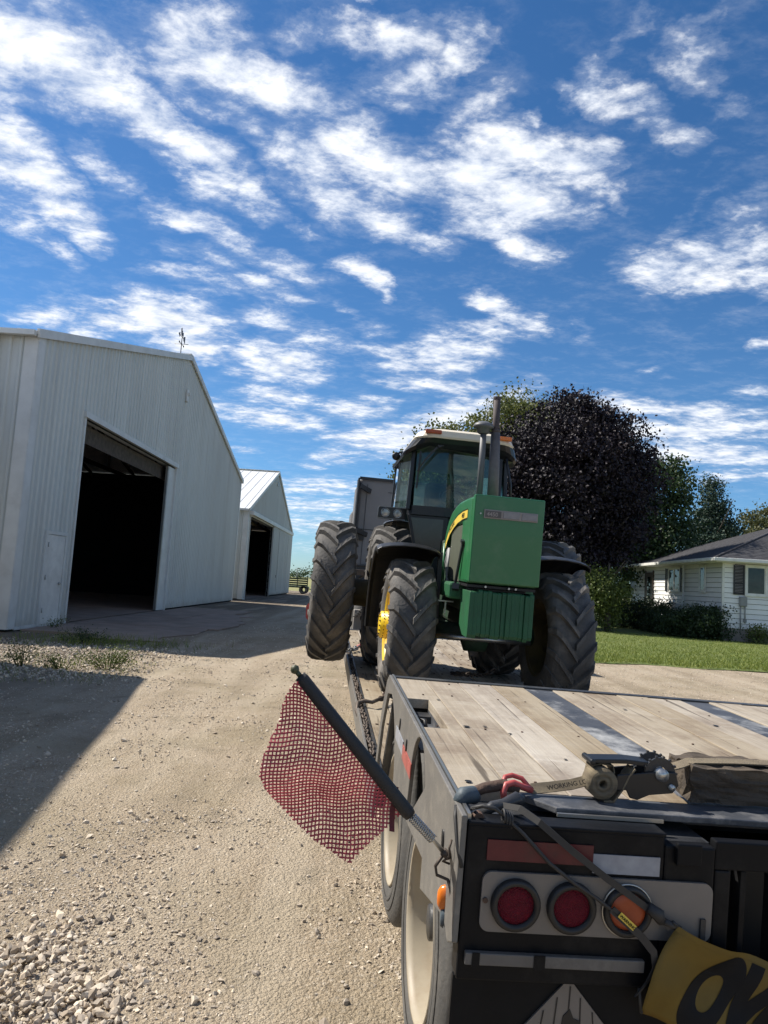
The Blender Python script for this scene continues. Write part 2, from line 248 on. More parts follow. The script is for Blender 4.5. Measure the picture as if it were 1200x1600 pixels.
def wood_mat():
    m, nt, b = nodes_for('weathered_deck_board'); N = nt.nodes.new; L = nt.links.new
    tc = N('ShaderNodeTexCoord'); oi = N('ShaderNodeObjectInfo')
    cb = N('ShaderNodeCombineXYZ'); [L(oi.outputs['Random'], cb.inputs[k]) for k in range(3)]
    ad = N('ShaderNodeVectorMath'); ad.operation = 'MULTIPLY_ADD'; L(cb.outputs[0], ad.inputs[0]); ad.inputs[1].default_value = (31,77,11); L(tc.outputs['Object'], ad.inputs[2])
    def nz(sc, st, det=8, ro=.6, dist=0):
        mp = N('ShaderNodeMapping'); mp.inputs['Scale'].default_value = st; L(ad.outputs[0], mp.inputs[0])
        n = N('ShaderNodeTexNoise'); n.inputs['Scale'].default_value = sc; n.inputs['Detail'].default_value = det; n.inputs['Roughness'].default_value = ro; n.inputs['Distortion'].default_value = dist; L(mp.outputs[0], n.inputs['Vector']); return n.outputs['Fac']
    def rng_(v, a, bb, c=0, d=1):
        r_ = N('ShaderNodeMapRange'); L(v, r_.inputs[0]); r_.inputs[1].default_value = a; r_.inputs[2].default_value = bb; r_.inputs[3].default_value = c; r_.inputs[4].default_value = d; return r_.outputs[0]
    def mix(f, a, c):
        x = N('ShaderNodeMix'); x.data_type = 'RGBA'
        L(f, x.inputs[0])
        for i, v in ((6,a),(7,c)):
            if isinstance(v, tuple): x.inputs[i].default_value = v+(1,)
            else: L(v, x.inputs[i])
        return x.outputs[2]
    grain = nz(60, (1,.035,1), 7, .65, .4); big = nz(3.0, (1,.5,1), 6, .6); blot = nz(2.2, (1,.7,1), 8, .7); crack = nz(34, (1,.03,1), 4, .5, .6)
    scr = nz(26, (.12,1.4,1), 6, .7, .5)
    c = mix(rng_(grain, .3, .7), (.245,.20,.145), (.355,.30,.225))
    c = mix(rng_(big, .4, .68, 0, .7), c, (.44,.395,.32))
    c = mix(rng_(blot, .48, .64, 0, .8), c, (.185,.14,.10))
    c = mix(rng_(scr, .56, .75, 0, .4), c, (.50,.47,.42))
    c = mix(rng_(crack, .61, .68, 0, .85), c, (.075,.06,.045))
    hv = N('ShaderNodeHueSaturation'); L(c, hv.inputs['Color']); L(rng_(oi.outputs['Random'], 0, 1, .82, 1.12), hv.inputs['Value']); L(rng_(oi.outputs['Random'], 0, 1, 1.2, .75), hv.inputs['Saturation'])
    L(hv.outputs[0], b.inputs['Base Color']); b.inputs['Roughness'].default_value = .82; b.inputs['Specular IOR Level'].default_value = .3
    hh = N('ShaderNodeMath'); hh.operation = 'MULTIPLY_ADD'; L(crack, hh.inputs[0]); hh.inputs[1].default_value = -1.2; L(grain, hh.inputs[2])
    bp = N('ShaderNodeBump'); bp.inputs['Strength'].default_value = .5; bp.inputs['Distance'].default_value = .004; L(hh.outputs[0], bp.inputs['Height']); L(bp.outputs[0], b.inputs['Normal'])
    return m
M['wood'] = wood_mat()
M['old_wood'] = mat('rotten_timber', (.085,.066,.048), .9, c2=(.035,.028,.022), scale=9, stretch=(.15,1,1), bump=1.0, bscale=60, dirt=(.20,.16,.11), dirt_amt=.6, dirt_scale=12)

def ground_mat():
    m, nt, b = nodes_for('gravel_yard'); N = nt.nodes.new; L = nt.links.new
    tc = N('ShaderNodeTexCoord')
    def nz(sc, det=8, ro=.6, dist=0):
        n = N('ShaderNodeTexNoise'); n.inputs['Scale'].default_value = sc; n.inputs['Detail'].default_value = det; n.inputs['Roughness'].default_value = ro; n.inputs['Distortion'].default_value = dist; L(tc.outputs['Object'], n.inputs['Vector']); return n.outputs['Fac']
    def rg(v, a, bb, c=0, d=1):
        r_ = N('ShaderNodeMapRange'); L(v, r_.inputs[0]); r_.inputs[1].default_value = a; r_.inputs[2].default_value = bb; r_.inputs[3].default_value = c; r_.inputs[4].default_value = d; return r_.outputs[0]
    def mix(f, a, c):
        x = N('ShaderNodeMix'); x.data_type = 'RGBA'
        L(f, x.inputs[0])
        for i, v in ((6,a),(7,c)):
            if isinstance(v, tuple): x.inputs[i].default_value = v+(1,)
            else: L(v, x.inputs[i])
        return x.outputs[2]
    fine = nz(90, 6, .7); midn = nz(14, 8, .65); big = nz(.55, 7, .6, .3); pat = nz(1.7, 8, .65, .4)
    c = mix(rg(midn, .3, .7), (.335,.262,.178), (.455,.368,.262))
    c = mix(rg(fine, .42, .7, 0, .7), c, (.54,.465,.36))
    c = mix(rg(fine, .48, .3, 0, .7), c, (.20,.16,.12))
    for sc_, am in ((34,.55),(75,.6),(160,.5)):
        vc = N('ShaderNodeTexVoronoi'); vc.inputs['Scale'].default_value = sc_; vc.inputs['Randomness'].default_value = 1; L(tc.outputs['Object'], vc.inputs['Vector'])
        sc2 = N('ShaderNodeSeparateColor'); L(vc.outputs['Color'], sc2.inputs[0])
        edge = rg(vc.outputs['Distance'], .45, .25, 0, am)
        mm = N('ShaderNodeMath'); mm.operation = 'MULTIPLY'; L(rg(sc2.outputs[0], .62, .7), mm.inputs[0]); L(edge, mm.inputs[1]); c = mix(mm.outputs[0], c, (.60,.53,.43))
        mm = N('ShaderNodeMath'); mm.operation = 'MULTIPLY'; L(rg(sc2.outputs[1], .74, .8), mm.inputs[0]); L(edge, mm.inputs[1]); c = mix(mm.outputs[0], c, (.21,.17,.125))
    c = mix(rg(big, .48, .66, 0, .6), c, (.28,.235,.15))
    c = mix(rg(pat, .54, .68, 0, .6), c, (.225,.19,.135))
    c = mix(rg(nz(1.1,7,.65,.3), .56, .66, 0, .4), c, (.23,.18,.115)); c = mix(rg(nz(.9,6,.6), .52, .7, 0, .4), c, (.46,.395,.31))
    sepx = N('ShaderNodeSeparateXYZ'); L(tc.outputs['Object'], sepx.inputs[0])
    # darker soil near the sheds, also tinted down to deepen their shade
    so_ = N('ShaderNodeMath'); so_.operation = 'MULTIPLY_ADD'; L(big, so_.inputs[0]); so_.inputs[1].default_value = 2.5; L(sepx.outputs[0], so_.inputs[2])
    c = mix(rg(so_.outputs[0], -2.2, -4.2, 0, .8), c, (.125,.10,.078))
    rm = N('ShaderNodeMapping'); rm.inputs['Scale'].default_value = (1.3,.10,1); rm.inputs['Rotation'].default_value = (0,0,R(4)); L(tc.outputs['Object'], rm.inputs[0])
    rn = N('ShaderNodeTexNoise'); rn.inputs['Scale'].default_value = 1.6; rn.inputs['Detail'].default_value = 5; L(rm.outputs[0], rn.inputs['Vector'])
    c = mix(rg(rn.outputs['Fac'], .50, .64, 0, .4), c, (.52,.45,.345)); c = mix(rg(rn.outputs['Fac'], .46, .34, 0, .45), c, (.24,.195,.135))
    L(c, b.inputs['Base Color']); b.inputs['Roughness'].default_value = .95; b.inputs['Specular IOR Level'].default_value = .2
    # pebbles as relief
    vo = N('ShaderNodeTexVoronoi'); vo.inputs['Scale'].default_value = 55; L(tc.outputs['Object'], vo.inputs['Vector'])
    vo2 = N('ShaderNodeTexVoronoi'); vo2.inputs['Scale'].default_value = 120; L(tc.outputs['Object'], vo2.inputs['Vector'])
    a1 = N('ShaderNodeMath'); a1.operation = 'MULTIPLY_ADD'; L(vo.outputs['Distance'], a1.inputs[0]); a1.inputs[1].default_value = -.9; L(fine, a1.inputs[2])
    a2 = N('ShaderNodeMath'); a2.operation = 'MULTIPLY_ADD'; L(midn, a2.inputs[0]); a2.inputs[1].default_value = 2.0; L(a1.outputs[0], a2.inputs[2])
    a3 = N('ShaderNodeMath'); a3.operation = 'MULTIPLY_ADD'; L(vo2.outputs['Distance'], a3.inputs[0]); a3.inputs[1].default_value = -.5; L(a2.outputs[0], a3.inputs[2])
    bp = N('ShaderNodeBump'); bp.inputs['Strength'].default_value = 1.0; bp.inputs['Distance'].default_value = .014; L(a3.outputs[0], bp.inputs['Height']); L(bp.outputs[0], b.inputs['Normal'])
    return m
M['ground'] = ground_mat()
M['stone'] = None
def stone_mat():
    m, nt, b = nodes_for('crushed_limestone'); N = nt.nodes.new; L = nt.links.new
    a = N('ShaderNodeAttribute'); a.attribute_name = 'tone'
    cr_ = N('ShaderNodeValToRGB'); L(a.outputs['Fac'], cr_.inputs[0]); e = cr_.color_ramp.elements
    e[0].position = 0; e[0].color = (.27,.215,.155,1); e[1].position = 1; e[1].color = (.66,.555,.41,1)
    for p, c in ((.25,(.36,.31,.25,1)),(.5,(.47,.38,.275,1)),(.75,(.52,.46,.375,1))):
        x = e.new(p); x.color = c
    n = N('ShaderNodeTexNoise'); n.inputs['Scale'].default_value = 60; n.inputs['Detail'].default_value = 5
    tc = N('ShaderNodeTexCoord'); L(tc.outputs['Object'], n.inputs['Vector'])
    mx = N('ShaderNodeMix'); mx.data_type = 'RGBA'; mx.blend_type = 'MULTIPLY'; mx.inputs[0].default_value = .5; L(cr_.outputs[0], mx.inputs[6]); L(n.outputs['Fac'], mx.inputs[7])
    hv = N('ShaderNodeHueSaturation'); hv.inputs['Saturation'].default_value = .9; hv.inputs['Value'].default_value = 1.4; L(mx.outputs[2], hv.inputs['Color']); 
    L(hv.outputs[0], b.inputs['Base Color']); b.inputs['Roughness'].default_value = .9; b.inputs['Specular IOR Level'].default_value = .25
    bp = N('ShaderNodeBump'); bp.inputs['Strength'].default_value = .4; bp.inputs['Distance'].default_value = .004; L(n.outputs['Fac'], bp.inputs['Height']); L(bp.outputs[0], b.inputs['Normal'])
    return m
M['stone'] = stone_mat()
M['lawn_soil'] = mat('lawn_turf', (.09,.13,.026), .95, c2=(.14,.16,.045), scale=1.5, bump=.6, bscale=30)
M['field'] = mat('far_field', (.17,.19,.05), .95, c2=(.26,.23,.09), scale=.05, stretch=(1,.25,1))

# ------------------------------------------------------------------ mesh helpers
class B:
    def __init__(s): s.v = []; s.f = []; s.sm = []
    def add(s, vs, fs, smooth=False):
        o = len(s.v); s.v += [tuple(v) for v in vs]; s.f += [tuple(i+o for i in f) for f in fs]; s.sm += [smooth]*len(fs); return s
    def box(s, x0, x1, y0, y1, z0, z1):
        return s.add([(x0,y0,z0),(x1,y0,z0),(x1,y1,z0),(x0,y1,z0),(x0,y0,z1),(x1,y0,z1),(x1,y1,z1),(x0,y1,z1)],
                     [(3,2,1,0),(4,5,6,7),(0,1,5,4),(1,2,6,5),(2,3,7,6),(3,0,4,7)])
    def bar(s, a, b, w, h, up=(0,0,1)):
        a = Vector(a); b = Vector(b); d = (b-a).normalized(); up = Vector(up)
        x = d.cross(up)
        if x.length < 1e-4: x = d.cross(Vector((1,0,0)))
        x.normalize(); z = x.cross(d); x *= w/2; z *= h/2
        p = [a-x-z, a+x-z, b+x-z, b-x-z, a-x+z, a+x+z, b+x+z, b-x+z]
        return s.add(p, [(3,2,1,0),(4,5,6,7),(0,1,5,4),(1,2,6,5),(2,3,7,6),(3,0,4,7)])
    def prism(s, poly, axis, a, b):
        """polygon in the two other axes (order kept), extruded along axis from a to b"""
        n = len(poly)
        def P(p, t):
            return {0:(t,p[0],p[1]),1:(p[0],t,p[1]),2:(p[0],p[1],t)}[axis]
        vs = [P(p,a) for p in poly]+[P(p,b) for p in poly]
        fs = [tuple(range(n)), tuple(range(2*n-1,n-1,-1))]+[(i,(i+1)%n+0,(i+1)%n+n,i+n) for i in range(n)]
        fs = fs[:2]+[tuple(reversed(f)) for f in fs[2:]]
        return s.add(vs, fs)
    def tube(s, pts, r, n=8, closed=False, cap=True, smooth=True):
        pts = [Vector(p) for p in pts]; m = len(pts); rs = r if isinstance(r,(list,tuple)) else [r]*m
        vs = []; prev = None
        for i, p in enumerate(pts):
            if closed: d = pts[(i+1)%m]-pts[i-1]
            else: d = pts[min(i+1,m-1)]-pts[max(i-1,0)]
            d.normalize()
            if prev is None:
                x = d.cross(Vector((0,0,1)))
                if x.length < .1: x = d.cross(Vector((1,0,0)))
            else: x = prev-d*prev.dot(d)
            x.normalize(); prev = x; y = d.cross(x)
            for k in range(n):
                a = 2*PI*k/n; vs.append(p+(x*math.cos(a)+y*math.sin(a))*rs[i])
        fs = []
        for i in range(m if closed else m-1):
            j = (i+1)%m
            for k in range(n):
                k2 = (k+1)%n; fs.append((i*n+k, i*n+k2, j*n+k2, j*n+k))
        if cap and not closed: fs += [tuple(range(n-1,-1,-1)), tuple((m-1)*n+k for k in range(n))]
        return s.add(vs, fs, smooth)
    def lathe(s, prof, n=24, axis=0, c=(0,0,0), closed=False, smooth=True, a0=0, a1=2*PI):
        """prof: (along axis, radius)"""
        full = abs(a1-a0-2*PI) < 1e-6; m = n if full else n+1; vs = []
        for t, r in prof:
            for k in range(m):
                a = a0+(a1-a0)*k/n; x, y = r*math.cos(a), r*math.sin(a)
                p = {0:(t,x,y),1:(x,t,y),2:(x,y,t)}[axis]; vs.append((p[0]+c[0],p[1]+c[1],p[2]+c[2]))
        fs = []; P_ = len(prof)
        for i in range(P_ if closed else P_-1):
            j = (i+1)%P_
            for k in range(n):
                k2 = (k+1)%m; fs.append((i*m+k, i*m+k2, j*m+k2, j*m+k))
        return s.add(vs, fs, smooth)
    def disc(s, c, r, t, axis=1, n=20):
        return s.lathe([(-t/2,0.0005),(-t/2,r),(t/2,r),(t/2,0.0005)], n, axis, c, smooth=False)
    def quad(s, a, b, c, d): return s.add([a,b,c,d],[(0,1,2,3)])
    def mesh(s, name, m=None, recalc=True):
        me = bpy.data.meshes.new(name); me.from_pydata(s.v, [], s.f)
        me.polygons.foreach_set('use_smooth', s.sm)
        if recalc:
            bm = bmesh.new(); bm.from_mesh(me); bmesh.ops.recalc_face_normals(bm, faces=bm.faces); bm.to_mesh(me); bm.free()
        if m: me.materials.append(m)
        me.update(); return me
    def make(s, name, m, parent=None, loc=None, bev=0, **k):
        return link(name, s.mesh(name, m, **k), parent, loc, bev)
def link(name, me, parent=None, loc=None, bev=0):
    o = bpy.data.objects.new(name, me); COL.objects.link(o)
    if parent: o.parent = parent
    if loc: o.location = loc
    if bev:
        b = o.modifiers.new('bevel','BEVEL'); b.width = bev; b.segments = 2; b.limit_method = 'ANGLE'; b.angle_limit = R(40)
    return o
def tag(o, label=None, cat=None, group=None, kind=None):
    if label: o['label'] = label
    if cat: o['category'] = cat
    if group: o['group'] = group
    if kind: o['kind'] = kind
    return o
def thing(name, label, cat, loc=(0,0,0), rz=0, group=None, mw=None):
    o = bpy.data.objects.new(name, None); COL.objects.link(o); o.empty_display_size = .2
    if mw is not None: o.matrix_world = mw
    else: o.location = loc; o.rotation_euler = (0,0,rz)
    return tag(o, label, cat, group)
def sub(name, parent, loc=(0,0,0)):
    o = bpy.data.objects.new(name, None); COL.objects.link(o); o.parent = parent; o.location = loc; return o
def textmesh(txt, size=.1, bold=0., shear=0.):
    cu_ = bpy.data.curves.new('lettering','FONT'); cu_.body = txt; cu_.size = size; cu_.offset = bold; cu_.shear = shear; cu_.align_x = 'LEFT'
    o = bpy.data.objects.new('tmp', cu_); COL.objects.link(o)
    dg = bpy.context.evaluated_depsgraph_get(); me = bpy.data.meshes.new_from_object(o.evaluated_get(dg))
    bpy.data.objects.remove(o); bpy.data.curves.remove(cu_); return me
def npmesh(name, V, Fc, m, tone=None):
    """V (n,3), Fc (k,3 or 4) same-size faces; tone per face"""
    me = bpy.data.meshes.new(name); k = Fc.shape[1]
    me.vertices.add(len(V)); me.vertices.foreach_set('co', V.astype(np.float32).ravel())
    me.loops.add(Fc.size); me.loops.foreach_set('vertex_index', Fc.astype(np.int32).ravel())
    me.polygons.add(len(Fc)); me.polygons.foreach_set('loop_start', np.arange(0,Fc.size,k,dtype=np.int32))
    me.update(calc_edges=True)
    if tone is not None:
        a = me.attributes.new('tone','FLOAT','FACE'); a.data.foreach_set('value', tone.astype(np.float32))
    me.materials.append(m); me.shade_flat(); return me

# ------------------------------------------------------------------ ground, lawn, field
def hgt(x, y):
    return .03*mnoise.noise(Vector((x*.35,y*.35,0)))+.012*mnoise.noise(Vector((x*1.3,y*1.3,3)))
def grid(name, xs, ys, f, m, kind='structure'):
    V = [(x,y,f(x,y)) for y in ys for x in xs]; nx = len(xs)
    Fs = [(j*nx+i,j*nx+i+1,(j+1)*nx+i+1,(j+1)*nx+i) for j in range(len(ys)-1) for i in range(nx-1)]
    me = bpy.data.meshes.new(name); me.from_pydata(V,[],Fs); me.polygons.foreach_set('use_smooth',[True]*len(Fs)); me.materials.append(m); me.update()
    return tag(link(name, me), kind=kind)
xs = [-2500,-300,-60,-30]+list(np.arange(-16,12,.35))+[14,20,40,80,300,2500]
ys = [-2500,-300,-30,-5]+list(np.arange(0,24,.35))+[26,30,35,45,60,80]
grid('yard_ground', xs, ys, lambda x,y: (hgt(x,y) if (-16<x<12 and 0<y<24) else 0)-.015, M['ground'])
grid('field', [-3000,-800,-200,-60,-20,20,80,300,3000], [79.9,120,200,400,900,3000], lambda x,y: -.02, M['field'])
def lawn_edge(x):  # near edge of the lawn as seen beyond the yard
    return 17.0+.12*(x-5)+.18*math.sin(x*1.3)+.1*math.sin(x*3.1)
lb = B(); lx = list(np.arange(2.0,60,.5))
V = []; Fs = []
for x in lx:
    e = lawn_edge(x)
    V += [(x,e,0.0),(x,e+.12,.035),(x,e+14,.06),(x,80,.06)]
for i in range(len(lx)-1):
    for k in range(3): Fs.append((i*4+k,(i+1)*4+k,(i+1)*4+k+1,i*4+k+1))
lb.add(V,Fs,True); tag(lb.make('lawn', M['lawn_soil']), kind='structure')
M['grass'] = leafmat('grass_blades', (.11,.16,.022), (.27,.30,.065), .35, .6)
def blades(name, px, py, pz, h, w, m, lean=.5, kind='stuff'):
    n = len(px); a = rng.uniform(0,2*PI,n); h = h*rng.uniform(.5,1.2,n)
    dx, dy = np.cos(a)*w/2, np.sin(a)*w/2; l = rng.normal(0,lean,(n,2))*h[:,None]
    V = np.zeros((n,3,3)); V[:,0] = np.c_[px-dx,py-dy,pz]; V[:,1] = np.c_[px+dx,py+dy,pz]; V[:,2] = np.c_[px+l[:,0],py+l[:,1],pz+h]
    me = npmesh(name, V.reshape(-1,3), np.arange(3*n).reshape(-1,3), m, rng.uniform(0,1,n)**1.3)
    o = link(name, me); return tag(o, kind=kind) if kind else o
n = 90000
gx = rng.uniform(3,26,n); gy = 17+rng.uniform(0,1,n)**1.5*14; e = np.array([lawn_edge(x) for x in gx]); ok = gy > e; gx, gy = gx[ok], gy[ok]
g = blades('lawn_grass', gx, gy, np.full(len(gx),.03), .075, .022, M['grass'])
tag(g, 'short sunlit green lawn grass in front of the white house', None)

# crushed stone and pebbles
def ico(): 
    bm = bmesh.new(); bmesh.ops.create_icosphere(bm, subdivisions=1, radius=1); V = np.array([v.co[:] for v in bm.verts]); Fc = np.array([[v.index for v in f.verts] for f in bm.faces]); bm.free(); return V, Fc
def octa():
    return np.array([(1,0,0),(-1,0,0),(0,1,0),(0,-1,0),(0,0,1),(0,0,-1)],float), np.array([(0,2,4),(2,1,4),(1,3,4),(3,0,4),(2,0,5),(1,2,5),(3,1,5),(0,3,5)])
def stones(name, x, y, z, s, base, label=None, flat=.6):
    V0, F0 = base; n = len(x); k = len(V0)
    V = V0[None]*(1+rng.uniform(-.34,.34,(n,k,1)))+rng.normal(0,.13,(n,k,3))
    sc = np.stack([rng.uniform(.7,1.35,n),rng.uniform(.6,1.1,n),rng.uniform(.4,.85,n)*flat/.6],1); V = V*sc[:,None]
    q = rng.normal(0,1,(n,4)); q[:,1:3] *= .35; q /= np.linalg.norm(q,axis=1)[:,None]; w_,a,b,c = q.T
    Rm = np.stack([1-2*(b*b+c*c),2*(a*b-c*w_),2*(a*c+b*w_),2*(a*b+c*w_),1-2*(a*a+c*c),2*(b*c-a*w_),2*(a*c-b*w_),2*(b*c+a*w_),1-2*(a*a+b*b)],1).reshape(n,3,3)
    V = np.einsum('nij,nkj->nki',Rm,V)*s[:,None,None]; V += np.stack([x,y,z],1)[:,None]
    Fc = F0[None]+(np.arange(n)*k)[:,None,None]
    me = npmesh(name, V.reshape(-1,3), Fc.reshape(-1,3), M['stone'], np.repeat(rng.uniform(0,1,n),len(F0)))
    return tag(link(name, me), label, kind='stuff')
hv = np.vectorize(hgt)
# dense crushed stone at the near left corner
def pile_edge(x): return 2.0
n = 15000; px = rng.uniform(-3.6,-.25,n); py = rng.uniform(1.6,4.0,n)
lim = 3.22+.45*np.clip((-1.3-px),-2,1.2)-1.0*np.clip(px+1.35,0,.7)+.22*np.sin(px*5)+.1*np.sin(px*13)
ok = (py < lim+rng.exponential(.10,n)) & (py < lim+.5); px, py = px[ok], py[ok]
sz = np.clip(rng.lognormal(-4.36,.38,len(px)),.004,.028); mound = np.clip((lim[ok]-py)*.10,0,.07)
stones('crushed_stone', px, py, hv(px,py)-.015+sz*.35+mound*rng.uniform(.2,1,len(px)), sz, ico(), 'loose pale crushed limestone heaped at the near left of the drive')
# scattered pebbles
n = 90000; d = 2.2*np.exp(rng.uniform(0,1,n)*math.log(24/2.2)); px = rng.uniform(-.62,.16,n)*d; py = d
clus = np.array([mnoise.noise(Vector((a*1.1,b*.8,9)))+.5*mnoise.noise(Vector((a*3.1,b*2.6,4))) for a,b in zip(px,py)])
ok = rng.uniform(-.5,.6,n) < clus*1.3-.12; px, py = px[ok], py[ok]; n = len(px)
sz = np.clip(rng.lognormal(-5.3,.5,n)*(.75+py*.07),.0025,.03)
ok = (px > -8) ; px,py,sz = px[ok],py[ok],sz[ok]
stones('drive_pebbles', px, py, hv(px,py)-.015+sz*.2, sz, octa(), 'small limestone pebbles strewn over the tan gravel drive')
n = 1500; py = rng.uniform(2.5,13,n); px = rng.uniform(-.58,.1,n)*py; sz = np.clip(rng.lognormal(-4.85,.40,n),.006,.024)
stones('drive_stones', px, py, hv(px,py)-.015+sz*.3, sz, ico(), 'scattered larger grey and tan stones lying on the gravel drive')
# bright coarse gravel strip between the sheds
n = 9000; px = rng.uniform(-9,-3.3,n); py = rng.uniform(9.9,14.3,n)+rng.normal(0,.3,n); sz = np.clip(rng.lognormal(-4.0,.35,n),.01,.05)
ok = rng.uniform(0,1,n) < np.clip((-3.2-px)/1.2,0.02,1); px,py,sz = px[ok],py[ok],sz[ok]
stones('coarse_gravel', px, py, hv(px,py)-.015+sz*.3, sz, octa(), 'coarse white gravel in the sunlit gap between the sheds')
n = 9000; px = rng.uniform(4,14,n); py = rng.uniform(9,17.2,n); sz = np.clip(rng.lognormal(-4.9,.4,n),.004,.02)
stones('far_pebbles', px, py, hv(px,py)-.015+sz*.2, sz, octa(), 'pebbles on the gravel drive between trailer and lawn')

# ------------------------------------------------------------------ sheds
def ribbed(b, y0, y1, zb, ztf, x, face=1, pitch=.25, axis='y'):
    """ribbed sheet in the plane x, ribs along z, from y0 to y1; zb(y), zt(y)"""
    pts = []; y = y0
    k0 = math.floor(y0/pitch+1e-6)
    ev = [y0]
    k = k0
    while k*pitch < y1+pitch:
        for o_, d_ in ((0,0),(.14,0),(.165,.034),(.215,.034),(.24,0)):
            t = k*pitch+o_
            if y0+1e-4 < t < y1-1e-4: ev.append((t,d_))
        k += 1
    def dep(t):
        o_ = t-math.floor(t/pitch+1e-6)*pitch
        if .14<=o_<=.165: return .034*(o_-.14)/.025
        if .165<o_<.215: return .034
        if .215<=o_<=.24: return .034*(.24-o_)/.025
        return 0
    L_ = [(y0,dep(y0))]+[e for e in ev[1:]]+[(y1,dep(y1))]
    vs = []
    for t, d_ in L_:
        X = x+face*d_
        if axis == 'y': vs += [(X,t,zb(t)),(X,t,ztf(t))]
        else: vs += [(t,X,zb(t)),(t,X,ztf(t))]
    fs = [(2*i,2*i+2,2*i+3,2*i+1) for i in range(len(L_)-1)]
    b.add(vs, fs)
def shed(label, X, y0, y1, ye0, eave, ridge, depth, door=None, walk=None, jamb=True, rail=None, sliders=(), downspout=True, detail=True):
    """gable end in the plane x=X from y0 to y1; ridge runs to -x"""
    ym = ye0; XB = X-depth
    t = thing('machine_shed', label, 'shed', (X,(y0+y1)/2,0)); ox, oy = X, (y0+y1)/2
    def z_at(y): return eave+(ridge-eave)*(y-y0)/(ym-y0) if y < ym else eave+(ridge-eave)*(y1-y)/(y1-ym)
    Lc = (-ox,-oy,0)
    def mk(b, name, m, bev=0):
        b.v = [(v[0]-ox,v[1]-oy,v[2]) for v in b.v]; return b.make(name, m, t, bev=bev)
    # gable sheets, about .9 m each
    e = [y0]; 
    marks = sorted(([door[0],door[1]] if door else [])+[ym])
    y = y0
    segs = []
    while y < y1-.01:
        ny = min(y+1.0, y1)
        for mk_ in marks:
            if y+.02 < mk_ < ny-.0: ny = mk_
        if y1-ny < .25: ny = y1
        segs.append((y,ny)); y = ny
    for i, (a, b_) in enumerate(segs):
        bb = B(); off = .0025*(i%2)
        inside = door and a >= door[0]-.01 and b_ <= door[1]+.01
        ribbed(bb, a, b_, (lambda q: door[2]) if inside else (lambda q: .06), z_at, X+off)
        mk(bb, 'wall_sheet', M['shed_white'])
    # backing wall behind the sheets (thickness)
    bb = B(); th = .12
    def slab(ya, yb, za=None):
        f0 = 0.0 if za is None else za
        p = [(ya,f0),(yb,f0),(yb,z_at(yb)-.03)]+([(ym,ridge-.03)] if ya < ym < yb else [])+[(ya,z_at(ya)-.03)]
        bb.prism([(q[0],q[1]) for q in p], 0, X-.02, X-th)
    if door: slab(y0,door[0]); slab(door[1],y1); slab(door[0],door[1],door[2])
    else: slab(y0,y1)
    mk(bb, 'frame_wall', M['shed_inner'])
    # front (-y) wall ribbed, far wall, back wall
    bb = B(); ribbed(bb, XB, X-.25, lambda q:.06, lambda q: eave-.05, y0, -1, axis='x'); mk(bb, 'side_sheeting', M['shed_white'])
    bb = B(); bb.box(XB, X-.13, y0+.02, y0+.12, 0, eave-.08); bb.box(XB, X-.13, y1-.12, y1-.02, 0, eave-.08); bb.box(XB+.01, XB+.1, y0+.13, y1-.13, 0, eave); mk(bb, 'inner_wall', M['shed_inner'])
    bb = B(); ribbed(bb, XB, X-.25, lambda q:.06, lambda q: eave-.05, y1, 1, axis='x'); mk(bb, 'side_sheeting', M['shed_white'])
    # roof: two slabs with standing seams
    ov = .18
    for s_, (ya, yb) in enumerate(((y0,ym),(y1,ym))):
        sgn = -1 if s_ == 0 else 1
        sl_ = (ridge-eave)/abs(ym-ya); ye = ya+sgn*ov; ze = eave-sl_*ov
        bb = B(); bb.prism([(ye,ze-.02),(yb,ridge-.02),(yb,ridge+.06),(ye,ze+.06)], 0, XB-.1, X+.06)
        mk(bb, 'roof_slope', M['shed_roof'])
        bb = B(); x = XB
        while x < X:
            bb.bar((x,ye,ze+.07),(x,yb,ridge+.07),.04,.035)
            x += .61
        o = mk(bb, 'roof_seams', M['shed_roof'])
        bb = B(); bb.bar((X+.09,ye,ze+.0),(X+.09,yb,ridge+.0),.06,.2); mk(bb, 'rake_trim', M['shed_trim'])
        bb = B(); bb.bar((XB,ye-sgn*-.06,ze-.02),(X+.05,ye-sgn*-.06,ze-.02),.12,.12); mk(bb, 'gutter', M['shed_trim'])
    bb = B(); bb.bar((XB,ym,ridge+.10),(X+.1,ym,ridge+.10),.4,.04); mk(bb, 'ridge_cap', M['shed_trim'])
    # corner trims
    bb = B(); bb.box(X-.27,X+.035,y0-.04,y0+.0,.03,eave-.06); bb.box(X+.026,X+.045,y0-.02,y0+.28,.03,eave-.04); mk(bb, 'corner_trim', M['shed_trim'])
    bb = B(); bb.box(X+.026,X+.045,y1-.2,y1+.02,.03,eave-.04); mk(bb, 'corner_trim', M['shed_trim'])
    bb = B(); bb.box(X+.0,X+.045,y0+.3,(door[0]-.3) if door else y1-.3,.0,.07); mk(bb, 'base_trim', M['shed_trim'])
    if downspout:
        bb = B(); bb.box(X-.95,X-.85,y0-.14,y0-.05,.1,eave-.1); bb.box(X-.95,X-.85,y0-.3,y0-.05,.08,.16); mk(bb, 'downspout', M['shed_trim'], .01)
